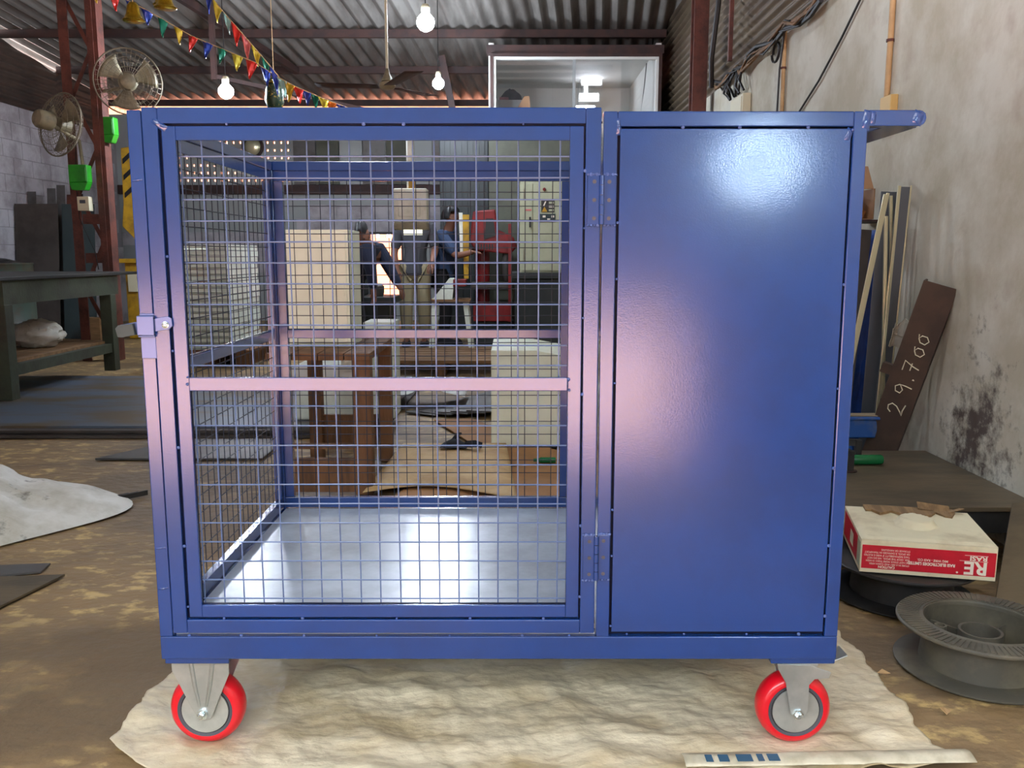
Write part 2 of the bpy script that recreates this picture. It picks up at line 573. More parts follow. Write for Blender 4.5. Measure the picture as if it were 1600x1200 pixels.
# ventilator bars
vt = struct('window_1', G().ring(V0, V1, VZ0, VZ1, 0.03, YB + 0.02, YB + 0.12), 'office_grey')
nx = 20
for i in range(1, nx):
    x = V0 + (V1 - V0) * i / nx
    G().box(x - 0.033, x + 0.033, YB + 0.04, YB + 0.10, VZ0 + 0.03, VZ1 - 0.03).build('bar', 'office_grey', vt)
nz = 7
for i in range(1, nz):
    z = VZ0 + (VZ1 - VZ0) * i / nz
    G().box(V0 + 0.03, V1 - 0.03, YB + 0.03, YB + 0.11, z - 0.036, z + 0.036).build('bar', 'office_grey', vt)
# yard opening: frame, one rail
wd = struct('window_2', G().ring(W0, W1, WZ0, WZ1, 0.03, YB - 0.02, YB + 0.1), 'black_steel')
G().box(W0 + 0.03, W1 - 0.03, YB + 0.0, YB + 0.04, 0.86, 0.90).build('rail', 'black_steel', wd)
# wall across the back yard with a pierced band
yw = struct('yard_wall', G().box(-8, 4, 14.2, 14.4, -0.03, 1.28).box(-8, 4, 14.2, 14.4, 1.5, 3.25), 'pink_wall')
G().box(-8, 4, 14.2, 14.4, 3.25, 4.8).build('upper_storey', 'terracotta', yw)
for i in range(26):
    x = -5.2 + i * 0.2
    G().box(x, x + 0.1, 14.22, 14.38, 1.28, 1.5).build('pier', 'pink_wall', yw)

# roof: ribbed sheets falling towards the back, on purlins
A6 = math.tan(rad(6.0))
def roof_fn(u, v):
    y = -3.0 + 14.65 * v
    s = -8.2 + 12.2 * u
    x = s + A6 * (y - 5.0)
    k = math.sin(s / 0.17 * 2 * math.pi)
    return (x, y, roof_z(y) + 0.03 + 0.028 * k)
struct('ceiling', G().sheet(roof_fn, 580, 4), 'roof_sheet', smooth=True)
for i, y in enumerate((11.36, 9.95, 8.72, 7.2, 5.6, 4.0, 2.4, 0.8, -0.8)):
    o = struct('trim_%d' % (i + 4), G().box(XL - 0.05, XR + 0.08, y - 0.03, y + 0.03, roof_z(y) - 0.10, roof_z(y) - 0.015), 'rust_dark')
# two raking roof struts by the flags and one by the office
struct('trim_13', G().bar((-3.6, 6.9, 3.66), (-2.75, 9.9, 3.3), 0.06, 0.08), 'rust_dark')
struct('trim_14', G().bar((-3.05, 7.6, 3.6), (-3.05, 7.6, 2.75), 0.05, 0.05).bar((-3.05, 7.6, 2.78), (-1.6, 9.4, 2.7), 0.04, 0.04), 'rust_dark')
struct('trim_15', G().bar((-0.85, 9.3, 3.35), (-0.62, 9.3, 2.2), 0.10, 0.08), 'rust_dark')

# front wall behind the camera with the wide entrance; dark hedge across the yard
g = G()
g.box(XL, -3.1, YFW - 0.2, YFW, -0.03, 5.2)
g.box(0.85, XR, YFW - 0.2, YFW, -0.03, 5.2)
g.box(-3.1, 0.85, YFW - 0.2, YFW, 2.7, 5.2)
struct('wall_front', g, 'whitewash')
struct('yard_hedge', G().sheet(lambda u, v: (-14 + 24 * u, -13.0 + 0.9 * fbm(u * 12, v * 5), -0.03 + 6.5 * v), 40, 14), 'hedge', smooth=True)

# ================================================================ office cabin with its lit window
g = G()
OY = 8.3
g.box(-0.26, 1.66, OY, OY + 0.12, 0.0, 2.42)
struct('wall_office', g, 'office_wall')
struct('trim_16', G().box(-0.28, 1.67, OY - .01, OY + 0.12, 3.16, 3.25), 'rust_dark')
struct('wall_office_back', G().box(-0.26, 1.66, OY + 2.3, OY + 2.36, 2.3, 3.3), 'office_white')
struct('wall_office_side', G().box(-0.26, -0.20, OY + 0.12, OY + 2.3, 2.3, 3.3).box(1.60, 1.66, OY + 0.12, OY + 2.3, 2.3, 3.3), 'office_white')
struct('ceiling_office', G().box(-0.20, 1.6, OY + 0.12, OY + 2.3, 3.22, 3.26), 'office_white')
struct('floor_office', G().box(-0.20, 1.6, OY + 0.12, OY + 2.3, 2.3, 2.34), 'office_grey')
wo = struct('window_3', G().ring(-0.24, 1.645, 2.40, 3.155, 0.035, OY - 0.045, OY - 0.005), 'rust_dark')
G().ring(-0.205, 1.61, 2.435, 3.12, 0.028, OY - 0.035, OY + 0.02).build('inner_frame', 'office_white', wo)
G().box(0.67, 0.70, OY - 0.03, OY + 0.02, 2.46, 3.095).build('mullion', 'office_grey', wo)
G().box(-0.177, 0.67, OY - 0.008, OY - 0.002, 2.463, 3.092).build('pane', 'glass', wo)
G().box(0.70, 1.582, OY - 0.008, OY - 0.002, 2.463, 3.092).build('pane', 'glass', wo)
for i, (x, z, lab) in enumerate(((1.03, 3.20, 'uppermost'), (1.01, 3.02, 'middle one'), (0.975, 2.885, 'lowest'))):
    y = OY + 1.7 + .12 * i  # ceiling lights reflected in the glass, built as glowing panels behind it
    t = thing('panel_light', 'square white LED panel seen through the right office pane, %s of three' % lab, 'light', (x, y, z), group='office light panels')
    G().box(x - .14, x + .14, y, y + 0.03, z - .055, z + .055).build('housing', 'office_white', t)
    G().box(x - .12, x + .12, y - 0.006, y, z - .04, z + .04).build('diffuser', 'led_panel', t)
    G().tube([(x - .1, y + .015, z + .05), (x - .1, y + .015, 3.23)], .004, 5).build('hanger', 'office_grey', t)
# things stored behind the left pane
t = thing('storage_carton', 'tilted brown carton behind the left office pane', 'carton', (0.0, 8.8, 2.34))
g = G().prism([(-0.12, 2.34), (0.24, 2.34), (0.20, 2.78), (0.14, 2.78)], 'y', 8.7, 9.0)
g.build('body', 'cardboard_wall', t)
tag(G().box(-0.17, 0.13, 9.05, 9.3, 2.34, 2.80).build('file_box', 'office_grey'), 'pale grey file box at the left end inside the office window', 'box')
t = thing('cloth_bundle', 'dark cloth bundle with a red strip on top of the grey file box', 'bundle', (-0.02, 9.17, 2.80))
g = G().sheet(lambda u, v: (-0.15 + 0.28 * u, 9.08 + 0.2 * v, 2.80 + 0.14 * math.sin(math.pi * u) ** .6 * math.sin(math.pi * v) ** .6 * (1 + .25 * fbm(u * 5, v * 5))), 14, 10)
g.build('cloth', 'cloth_black', t, smooth=True)
G().box(-0.15, -0.04, 9.075, 9.085, 2.80, 2.835).build('strip', 'red_paint', t)

# ================================================================ the blue cage trolley
cart = thing('cage_trolley', 'blue steel trolley with wire mesh cage door, closed panel and red wheels', 'trolley', (0, 0.43, 0))
NV = 'navy'
CL, CR, CF, CB_, CZ0, CZ1, T = -0.676, 0.625, 0.0, 0.855, 0.202, 1.224, 0.025
def cp(name, g, m=NV, parent=cart, bevel=0.002, smooth=False):
    return g.build(name, m, parent, smooth=smooth, bevel=bevel)
# base frame
cp('base_rail', G().box(CL, CR, CF, 0.04, CZ0, 0.248))
cp('base_rail', G().box(CL, CR, CB_ - 0.04, CB_, CZ0, 0.248))
cp('base_rail', G().box(CL, CL + 0.04, 0.04, CB_ - 0.04, CZ0, 0.248))
cp('base_rail', G().box(CR - 0.04, CR, 0.04, CB_ - 0.04, CZ0, 0.248))
cp('deck', G().box(CL + 0.027, 0.160, 0.012, CB_ - 0.028, 0.2485, 0.2525), 'deck', bevel=0)
# posts
for (x0, y0, z1) in ((CL, CF, CZ1), (CL, CB_ - T, CZ1), (CR - T, CF, 1.222), (CR - T, CB_ - T, CZ1)):
    cp('corner_post', G().box(x0, x0 + T, y0, y0 + T, 0.248, z1))
cp('centre_post', G().box(0.161, 0.186, CF, T, 0.248, 1.222))
cp('centre_post', G().box(0.161, 0.186, CB_ - T, CB_, 0.248, CZ1))
# top rails
cp('top_rail', G().box(CL, CL + T, T, CB_ - T, CZ1 - T, CZ1))
cp('top_rail', G().box(CL + T, CR - T, CB_ - T, CB_, CZ1 - T, CZ1))
cp('top_rail', G().box(0.186, CR - T, CF, T, 1.196, 1.222))
cp('top_rail', G().box(CR - T, CR, T, CB_ - T, CZ1 - T, CZ1))
# middle rails and the inner angle strips the mesh is welded to
cp('middle_rail', G().box(CL, CL + 0.02, T, CB_ - T, 0.742, 0.767))
cp('middle_rail', G().box(CL + T, 0.161, CB_ - 0.02, CB_, 0.742, 0.767))
for bb in ((CL + 0.004, CL + 0.022, T, CB_ - T, 0.2545, 0.284), (CL + 0.004, CL + 0.022, T, CB_ - T, 1.172, 1.1985), (CL + T, 0.161, CB_ - 0.022, CB_ - 0.004, 0.2545, 0.284),
           (CL + T, 0.161, CB_ - 0.022, CB_ - 0.004, 1.172, 1.1985), (CL + 0.004, CL + 0.022, CB_ - 0.052, CB_ - 0.0255, 0.285, 1.171), (CL + 0.0255, CL + 0.05, CB_ - 0.022, CB_ - 0.004, 0.285, 1.171),
           (0.136, 0.1605, CB_ - 0.022, CB_ - 0.004, 0.285, 1.171), (0.166, 0.183, CB_ - 0.052, CB_ - 0.0255, 0.285, 1.171)):
    cp('angle_strip', G().box(*bb), bevel=0.001)
# welded wire mesh: vertical and horizontal wires 37.5 mm apart
PITCH = 0.0375
def wires(u0, u1, z0, z1, pt, r=0.00145, off=0.0, offz=0.0, depth=0.0028):
    g = G()
    u = u0 + off
    rn = random.Random(3)
    while u < u1:
        j = rn.uniform(-.0008, .0008)
        g.tube([pt(u + j, z0, 0), pt(u - j, (z0 + z1) / 2, 0), pt(u + j, z1, 0)], r, 6)
        u += PITCH
    z = z0 + offz
    while z < z1:
        j = rn.uniform(-.0008, .0008)
        g.tube([pt(u0, z + j, depth), pt((u0 + u1) / 2, z - j, depth), pt(u1, z + j, depth)], r, 6)
        z += PITCH
    return g
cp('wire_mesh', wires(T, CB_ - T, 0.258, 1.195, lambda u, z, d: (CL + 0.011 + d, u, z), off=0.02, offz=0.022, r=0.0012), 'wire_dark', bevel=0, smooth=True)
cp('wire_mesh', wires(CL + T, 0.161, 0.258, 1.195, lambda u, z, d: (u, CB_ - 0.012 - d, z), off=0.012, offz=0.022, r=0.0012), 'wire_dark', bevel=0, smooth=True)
# closed compartment on the right
sp = cp('front_panel', G().box(0.1905, 0.5965, 0.001, 0.004, 0.2575, 1.1925), bevel=0.001)
cp('panel_backing', G().box(0.1865, 0.5995, 0.012, 0.014, 0.249, 1.195), 'seam_dark', bevel=0)
cp('partition_panel', G().box(0.163, 0.165, T + .001, CB_ - 0.054, 0.2545, 1.2), bevel=0)
cp('side_panel', G().box(CR - 0.012, CR - 0.010, T, CB_ - T, 0.249, 1.198), bevel=0)
cp('rear_panel', G().box(0.187, CR - T - .001, CB_ - 0.012, CB_ - 0.010, 0.249, 1.198), bevel=0)
cp('roof_panel', G().box(0.187, CR - T - .001, T, CB_ - T, 1.2, 1.203), bevel=0)
# cage door
DX0, DX1, DZ0, DZ1 = -0.6485, 0.157, 0.2565, 1.228
door = cp('cage_door', G().ring(DX0, DX1, DZ0, DZ1, 0.0275, -0.004, 0.021))
cp('inner_frame', G().ring(-0.6155, 0.1265, 0.2885, 1.1965, 0.0245, -0.003, 0.004), parent=door, bevel=0.0015)
cp('frame_backing', G().ring(-0.622, 0.132, 0.283, 1.203, 0.030, 0.0075, 0.0105), 'seam_dark', parent=door, bevel=0)
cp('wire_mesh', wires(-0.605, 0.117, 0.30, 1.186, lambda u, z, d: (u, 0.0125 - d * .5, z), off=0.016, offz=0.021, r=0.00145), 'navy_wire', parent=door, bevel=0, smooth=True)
cp('crossbar', G().box(-0.5905, 0.1015, -0.006, 0.003, 0.7265, 0.7515), parent=door, bevel=0.0015)
# weld beads: little proud lumps along the seams
def beads(pts, r=0.003, seed=1):
    g = G()
    rn = random.Random(seed)
    for (x, y, z) in pts:
        k = rn.uniform(.7, 1.25)
        m = Matrix.Translation((x, y, z)) @ Matrix.Rotation(rad(90), 4, 'X')
        g.lathe([(r * k * .9, -0.001), (r * k, 0.0005), (r * k * .75, 0.0016), (r * k * .3, 0.0023)], 8, m)
    return g
bd = [(-0.6175, -0.003, z) for z in (0.31, 0.43, 0.62, 0.80, 0.97)] + [(0.1285, -0.003, z) for z in (0.33, 0.47, 0.72, 0.86, 1.02, 1.12)]
bd += [(x, -0.003, 0.2865) for x in (-0.55, -0.40, -0.22, -0.08, 0.06)] + [(x, -0.003, 1.1995) for x in (-0.50, -0.26, -0.19, 0.02)]
bd += [(-0.593, -0.005, 0.752), (-0.594, -0.005, 0.739), (0.103, -0.005, 0.748), (0.105, -0.005, 0.728)]
cp('weld_bead', beads(bd), 'navy_weld', parent=door, bevel=0, smooth=True)['kind'] = 'stuff'
bd = [(0.1885, 0.000, z) for z in (0.27, 0.41, 0.50, 0.74, 0.93, 1.03)] + [(0.5985, 0.000, z) for z in (0.29, 0.43, 0.58, 0.73, 0.92, 1.19)]
bd += [(x, 0.000, 0.2535) for x in (0.22, 0.33, 0.45, 0.55)] + [(x, 0.000, 1.1945) for x in (0.30, 0.40, 0.52)]
cp('weld_bead', beads(bd, seed=4), 'navy_weld', parent=sp, bevel=0, smooth=True)['kind'] = 'stuff'
bd = [(x, 0.002, 0.2495) for x in (-0.62, -0.52, -0.40, -0.26, -0.12, 0.02, 0.11)]
cp('weld_bead', beads(bd, seed=6), 'navy_weld', bevel=0, smooth=True)['kind'] = 'stuff'
# corner weld smears
def smear(cx, cz, y, a, w, h, seed):
    rn = random.Random(seed)
    return G().sheet(lambda u, v: (cx + (u - .5) * w * math.cos(a) - (v - .5) * h * math.sin(a), y - .0028 * (math.sin(math.pi * u) * math.sin(math.pi * v)) ** .5 * (1 + .5 * fbm(u * 6 + seed, v * 6)) + .001,
                                 cz + (u - .5) * w * math.sin(a) + (v - .5) * h * math.cos(a)), 12, 6)
cp('weld_smear', smear(-0.619, 1.199, -0.004, rad(-35), 0.03, 0.012, 2), 'navy', parent=door, bevel=0, smooth=True)
cp('weld_smear', smear(0.592, 1.182, 0.001, rad(70), 0.024, 0.012, 5), 'navy', bevel=0, smooth=True)
cp('weld_smear', smear(0.622, 1.207, 0.0, rad(80), 0.034, 0.016, 7), 'navy', bevel=0, smooth=True)
cp('weld_smear', smear(0.187, 1.196, 0.0, rad(90), 0.03, 0.010, 9), 'navy', bevel=0, smooth=True)
for z in (1.104, 0.425, 0.345):
    cp('weld_smear', smear(-0.664, z, 0.0, rad(8), 0.022, 0.005, int(z * 90)), 'navy', bevel=0, smooth=True)
# hinges
def hinge(z0, z1):
    h = cp('hinge', G().box(0.1335, 0.1555, -0.0075, -0.004, z0, z1), NV, bevel=0.001)
    cp('hinge_leaf', G().box(0.1605, 0.1845, -0.004, -0.0005, z0, z1), NV, parent=h, bevel=0.001)
    n = 5
    for i in range(n):
        a, b = z0 + (z1 - z0) * i / n, z0 + (z1 - z0) * (i + 1) / n
        G().lathe([(0.0052, a + .0005), (0.0052, b - .0005)], 12, Matrix.Translation((0.1585, -0.0075, 0))).build('knuckle', NV, h, smooth=True)
    for (x, y) in ((0.1455, -0.0076), (0.1722, -0.0041)):
        for f in (.13, .5, .87):
            m = Matrix.Translation((x, y, z0 + (z1 - z0) * f)) @ Matrix.Rotation(rad(90), 4, 'X')
            G().lathe([(0.0036, -0.0005), (0.0036, 0.0006), (0.0022, 0.0006), (0.0018, 0.0002)], 10, m).build('screw_hole', 'rim_grey', h, smooth=True)
    g = beads([(0.1345 + .005 * i, -0.006, z1 + .001) for i in range(5)] + [(0.1635 + .005 * i, -0.002, z1 + .001) for i in range(5)] + [(0.1345 + .006 * i, -0.006, z0 - .001) for i in range(4)] + [(0.165 + .006 * i, -0.002, z0 - .001) for i in range(4)], 0.0032, 8)
    cp('weld_bead', g, 'navy_weld', parent=h, bevel=0, smooth=True)['kind'] = 'stuff'
hinge(1.026, 1.112)
hinge(0.365, 0.452)
# latch on the left post
lt = cp('latch', G().box(-0.6745, -0.6455, -0.0035, -0.0005, 0.786, 0.868), 'latch_metal', bevel=0.001)
cp('keeper', G().box(-0.676, -0.6455, -0.0135, -0.0105, 0.829, 0.864).box(-0.676, -0.6455, -0.0105, -0.0005, 0.861, 0.8645).box(-0.676, -0.6455, -0.0105, -0.0005, 0.8255, 0.829), 'latch_metal', parent=lt, bevel=0.0012)
m = Matrix.Translation((-0.650, -0.0065, 0.846)) @ Matrix.Rotation(rad(-9), 4, 'Y')
g = G()
poly = [(-0.058, -0.011), (0.028, -0.011), (0.036, -0.006), (0.037, 0.008), (0.031, 0.013), (-0.058, 0.011)]
q = G().prism(poly, 'y', -0.002, 0.002)
g.add([m @ Vector(p) for p in q.v], q.f)
cp('lever', g, 'latch_metal', parent=lt, bevel=0.0008)
q = G().prism([(-0.062, -0.010), (-0.054, -0.012), (-0.030, -0.011), (-0.030, 0.010), (-0.056, 0.011), (-0.063, 0.006)], 'y', -0.012, -0.0022)
g = G().add([m @ Vector(p) for p in q.v], q.f)
cp('grip', g, 'sheet_green', parent=lt, bevel=0.001)
mm = Matrix.Translation((-0.6255, -0.0085, 0.848)) @ Matrix.Rotation(rad(90), 4, 'X')
G().lathe([(0.0066, 0.0), (0.0066, 0.0025), (0.0045, 0.003), (0.0045, 0.006), (0.003, 0.007)], 12, mm).build('bolt', 'zinc_bolt', lt, smooth=True)
# push handle on the right end
q = []
for i in range(9):
    t = -math.pi / 2 + math.pi * i / 8
    q.append((0.7145 + 0.0125 * math.cos(t), 1.2105 + 0.0135 * math.sin(t)))
poly = [(0.6255, 1.224), (0.6255, 1.197)] + q
cp('push_handle', G().prism(poly, 'y', 0.0, 0.026).prism(poly, 'y', CB_ - 0.026, CB_).box(0.660, 0.7225, 0.026, CB_ - 0.026, 1.1975, 1.2235), bevel=0.0015)
cp('weld_smear', smear(0.712, 1.2105, -0.0002, rad(70), 0.024, 0.02, 12), 'navy', bevel=0, smooth=True)
cp('weld_smear', smear(0.634, 1.211, -0.0002, rad(85), 0.024, 0.01, 14), 'navy', bevel=0, smooth=True)

# castors: plate, fork, red tyre, dark rim, zinc disc, axle
RW = 0.0735
def caster(cx, cy, swivel, sgn):
    zc = RW + 0.004
    pl = G().box(cx - 0.062, cx + 0.062, cy - 0.05, cy + 0.05, 0.1895, CZ0 - 0.0005)
    ca = cp('caster_plate', pl, bevel=0.002)
    fw = 0.034
    g = G()
    for s in (-1, 1):
        y = cy + s * fw
        if not swivel:
            poly = [(cx - 0.056, 0.189), (cx - 0.056, 0.168), (cx - 0.024, zc + 0.018), (cx - 0.012, zc - 0.006), (cx + 0.002, zc - 0.014), (cx + 0.016, zc - 0.010), (cx + 0.024, zc + 0.010), (cx + 0.056, 0.162), (cx + 0.056, 0.189)]
        else:
            poly = [(cx - 0.045, 0.182), (cx - 0.042, 0.170), (cx - 0.026, 0.142), (cx - 0.014, zc), (cx - 0.004, zc - 0.010), (cx + 0.014, zc - 0.010), (cx + 0.020, zc + 0.006), (cx + 0.020, 0.138), (cx + 0.030, 0.150), (cx + 0.058, 0.152), (cx + 0.062, 0.164), (cx + 0.04, 0.172), (cx + 0.02, 0.180)]
        g.prism(poly, 'y', y - 0.0018, y + 0.0018)
    if swivel:
        g.box(cx - 0.044, cx + 0.036, cy - fw, cy + fw, 0.176, 0.182)
        g.lathe([(0.034, 0.182), (0.036, 0.1845), (0.036, 0.187), (0.03, 0.1892)], 20, Matrix.Translation((cx, cy, 0)))
    else:
        g.box(cx - 0.052, cx + 0.053, cy - fw - .0018, cy + fw + .0018, 0.1855, 0.1892)
    cp('fork', g, 'zinc', parent=ca, bevel=0.001)
    if not swivel:      # pressed stiffening ribs of the rigid fork
        for dx in (-0.016, 0.022):
            g = G().tube([(cx + dx * 1.1, cy - fw - 0.0016, 0.186), (cx + dx * .8, cy - fw - 0.0022, 0.14), (cx + dx * .35, cy - fw - 0.0016, zc + 0.016)], [0.005, 0.0045, 0.003], 8)
            g.build('rib', 'zinc', ca, smooth=True)
    rot = Matrix.Translation((cx, cy, zc)) @ Matrix.Rotation(rad(90), 4, 'X')
    w = 0.024
    prof = [(0.054, -w), (0.060, -w - .001), (0.066, -w + .002), (0.0712, -w + .009), (RW, -0.006), (RW, 0.006), (0.0712, w - .009), (0.066, w - .002), (0.060, w + .001), (0.054, w)]
    G().lathe(prof, 48, rot, close=False).build('tyre', 'tyre_red', ca, smooth=True)
    G().lathe([(0.0475, -w + .002), (0.0545, -w - .0006), (0.0545, w + .0006), (0.0475, w - .002)], 40, rot, close=False).build('rim', 'rim_grey', ca, smooth=True)
    G().lathe([(0.0485, -w + .0015), (0.0485, w - .0015)], 40, rot).build('groove', 'rubber_black', ca, smooth=True)
    G().lathe([(0.0462, -w - .0005), (0.047, -w + .003), (0.047, w - .003), (0.0462, w + .0005)], 40, rot).build('hub_disc', 'zinc', ca, smooth=True)
    G().lathe([(0.0108, fw + .0018), (0.0108, fw + .006), (0.007, fw + .0065), (0.007, fw + .013), (0.005, fw + .0145)], 6 if swivel else 12, rot).build('axle_bolt', 'zinc_bolt', ca)
    if swivel:
        g = G().obox((cx + 0.078, cy - 0.004, 0.186), (0.040, 0.042, 0.003), (0, rad(-24), 0)).obox((cx + 0.055, cy - 0.004, 0.177), (0.03, 0.040, 0.003), (0, 0, 0))
        cp('brake_pedal', g, 'zinc', parent=ca, bevel=0.001)
caster(-0.610, 0.056, False, 1)
caster(0.5635, 0.056, True, 1)
caster(-0.610, CB_ - 0.056, False, -1)
caster(0.5635, CB_ - 0.056, True, -1)
# paint smears left on the deck edge under the door
for i, (x, w) in enumerate(((-0.585, .03), (-0.56, .018), (-0.52, .035), (-0.475, .02), (-0.44, .04))):
    cp('paint_mark', G().prism([(x, .0125), (x + w * .6, .0125), (x + w, .032), (x + w * .4, .032)], 'z', 0.2525, 0.2529), bevel=0)

# ================================================================ plastic sheet on the floor under the trolley
def poly_at(pts, t):
    xs = [p[0] for p in pts]
    x = xs[0] + (xs[-1] - xs[0]) * t
    for a, b in zip(pts, pts[1:]):
        if a[0] <= x <= b[0]:
            k = (x - a[0]) / max(1e-6, b[0] - a[0])
            return (x, a[1] + (b[1] - a[1]) * k)
    return pts[-1]
front_edge = [(-0.81, 0.045), (-0.72, -0.04), (-0.60, -0.105), (-0.2, -0.12), (0.3, -0.10), (0.845, -0.035)]
back_edge = [(-0.79, 0.56), (-0.3, 0.60), (0.3, 0.58), (0.85, 0.552)]
def tarp_fn(u, v):
    a, b = poly_at(front_edge, u), poly_at(back_edge, u)
    x = a[0] + (b[0] - a[0]) * v
    y = a[1] + (b[1] - a[1]) * v
    e = min(u, 1 - u) * 1.6
    x += 0.014 * fbm(v * 7, u * 3, 5.0) * (1 - min(1, e * 6))
    y += 0.008 * fbm(u * 14, v * 3, 2.0) * (1 if v < .02 or v > .98 else 0)
    h = 0.010 + 0.019 * crumple(x, y) + 0.005 * crumple(x * 2.3 + 4, y * 2.9, 3.0) + 0.0016 * fbm(x * 40, y * 50, 4.0) + 0.004 * fbm(x * 3, y * 4, 1.0, 2)
    for (wx, wy) in ((-0.610, .056), (0.5635, .056), (-0.610, .80), (.5635, .80)):
        d = math.hypot(x - wx, (y - wy))
        h *= min(1.0, 0.12 + d / 0.07)
    return (x, y, max(0.0012, h))
tg = G().sheet(tarp_fn, 300, 120)
sheet_o = tag(tg.build('plastic_sheet', 'tarp', None, smooth=True, solid=0.0008), 'crumpled off-white plastic sheet spread on the floor under the trolley', 'plastic sheet')
def hem_fn(u, v):
    x = 0.33 + 0.56 * u
    return (x, -0.056 + 0.045 * v + 0.014 * u, 0.013 + 0.006 * math.sin(math.pi * v) + 0.002 * fbm(x * 20, v * 3))
G().sheet(hem_fn, 30, 8).build('folded_hem', 'hem', sheet_o, smooth=True, solid=0.001)
for (x, w) in ((0.37, .014), (0.395, .02), (0.43, .03), (0.47, .012), (0.49, .022)):
    G().sheet(lambda u, v: (x + w * u, -0.052 + 0.022 * v + 0.014 * (x - .33) / .56, 0.0205 + .0008 * v), 2, 2).build('printed_mark', 'print_blue', sheet_o, solid=0.0004)

# ================================================================ right side: wall stock, low table, spools, box
t = thing('low_steel_table', 'low brown steel plate table against the stained wall', 'table', (1.2, 1.45, 0))
G().box(0.74, 1.672, 1.045, 1.835, 0.176, 0.190).build('top', 'steel_table', t, bevel=0.001)
G().box(0.76, 1.66, 1.065, 1.075, 0.10, 0.176).build('apron', 'black_steel', t)
for (x, y) in ((0.78, 1.09), (1.62, 1.09), (0.78, 1.80), (1.62, 1.80)):
    G().box(x - .025, x + .025, y - .025, y + .025, -0.004, 0.176).build('leg', 'black_steel', t)

# empty wire spool in front
def spool(name, label, cx, cy, R_, H_, m, full):
    t = thing(name, label, 'spool', (cx, cy, 0), group='welding wire spools')
    tr = Matrix.Translation((cx, cy, 0.0))
    ri = R_ * 0.70
    G().lathe([(ri - .004, 0.0), (R_ - .003, 0.0), (R_, 0.003), (R_, 0.006), (R_ - .003, 0.008), (ri, 0.010), (ri - .004, 0.010)], 56, tr, close=False).build('bottom_flange', m, t, smooth=True)
    G().lathe([(ri, H_ - 0.012), (R_ - .003, H_ - 0.010), (R_, H_ - .007), (R_, H_ - .003), (R_ - .003, H_), (ri + .004, H_), (ri - .003, H_ + .003), (ri - .004, H_ - .012)], 56, tr, close=False).build('top_flange', m, t, smooth=True)
    G().lathe([(ri - .008, 0.004), (ri - .001, 0.008), (ri - .006, H_ * .5), (ri - .001, H_ - .008), (ri - .004, H_)], 48, tr, close=False).build('drum', m, t, smooth=True, solid=0.003)
    if full:
        hub = R_ * 0.26
        G().lathe([(hub - .006, 0.003), (hub, 0.003), (hub, H_ * .80), (hub - .006, H_ * .80), (hub - .006, 0.003)], 32, tr, close=False).build('hub', m, t, smooth=True)
        G().lathe([(0.01, 0.003), (ri - .006, 0.003), (ri - .006, 0.007), (0.01, 0.007)], 40, tr).build('web', m, t)
        for k in range(4):
            a = rad(35 + 90 * k)
            d = Vector((math.cos(a), math.sin(a), 0))
            p = Vector((cx, cy, 0))
            G().bar(p + d * hub + Vector((0, 0, H_ * .38)), p + d * (ri - .008) + Vector((0, 0, H_ * .38)), 0.004, H_ * .55).build('rib', m, t)
        a = rad(155)
        G().lathe([(0.014, 0.006), (0.014, H_ * .78), (0.010, H_ * .78), (0.010, 0.006)], 16, Matrix.Translation((cx + .085 * math.cos(a), cy + .085 * math.sin(a), 0)), close=False).build('drive_hole', m, t, smooth=True)
        for k in range(84):            # raised radial ribs round the flange
            a = 2 * math.pi * k / 84
            d = Vector((math.cos(a), math.sin(a), 0))
            p = Vector((cx, cy, H_ + .0004))
            G().bar(p + d * (ri + .006), p + d * (R_ - .005), 0.0075, 0.003).build('flange_rib', m, t)
    return t
spool('wire_spool', 'empty dusty grey wire spool lying on the floor with a ribbed flange', 1.115, 0.375, 0.186, 0.112, 'spool', True)
spool('wire_spool', 'black wire spool lying under the red and cream electrode box', 1.13, 0.82, 0.20, 0.106, 'spool_dark', False)
rope = thing('rope_scraps', 'tangle of dark purple rope scraps beside the black spool', 'rope', (0.9, 0.86, 0))
rn = random.Random(5)
for k in range(7):
    p = Vector((0.84 + rn.uniform(0, .06), 0.86 + rn.uniform(-.03, .08), 0.012))
    pts = [p + Vector((rn.uniform(-.05, .05), rn.uniform(-.04, .04), rn.uniform(0, .07))) for _ in range(6)]
    G().tube(pts, 0.007, 6).build('strand', 'cloth_black' if k % 2 else 'rust_dark', rope, smooth=True)

# red and cream electrode box, upside down on the black spool
BX = Matrix.Translation((0.957, 0.705, 0.110)) @ Matrix.Rotation(rad(-12.5), 4, 'Z') @ Matrix.Rotation(rad(2.0), 4, 'X')
BW, BD, BH = 0.342, 0.285, 0.098
bx = thing('electrode_box', 'torn red and cream electrode box printed upside down, lying on the black spool', 'box')
bx.matrix_basis = BX
def bl(name, g, m, **kw):
    return g.build(name, m, bx, world_space=False, **kw)
bl('carton', G().box(0, BW, 0, BD, 0, BH - 0.004), 'box_cream', bevel=0.0015)
def lid(u, v):
    x, y = BW * u, BD * v
    h = BH - 0.003 + 0.003 * fbm(u * 4, v * 4, 2.2)
    d = math.hypot(x - BW * .50, y - BD * .55)
    h += 0.018 * max(0, min(1, (0.055 - d) / 0.012)) if d < 0.055 else -0.006 * math.exp(-(d - .055) / .05) + 0.004
    if v > 0.97 or v < 0.03 or u < .03 or u > .97:
        h = BH - 0.003
    return (x, y, h)
bl('lid', G().sheet(lid, 48, 40), 'box_cream', smooth=True)
poly = [(0.05, BD)] + [(0.05 + 0.25 * i / 14, BD * (0.80 + 0.07 * math.sin(i * 1.9) + .03 * math.cos(i * 4.1)) - (0.05 if 5 < i < 9 else 0)) for i in range(15)] + [(0.30, BD)]
q = G()
n = len(poly)
q.prism(poly, 'z', BH - 0.002, BH + 0.0055)
bl('torn_patch', q, 'box_torn')
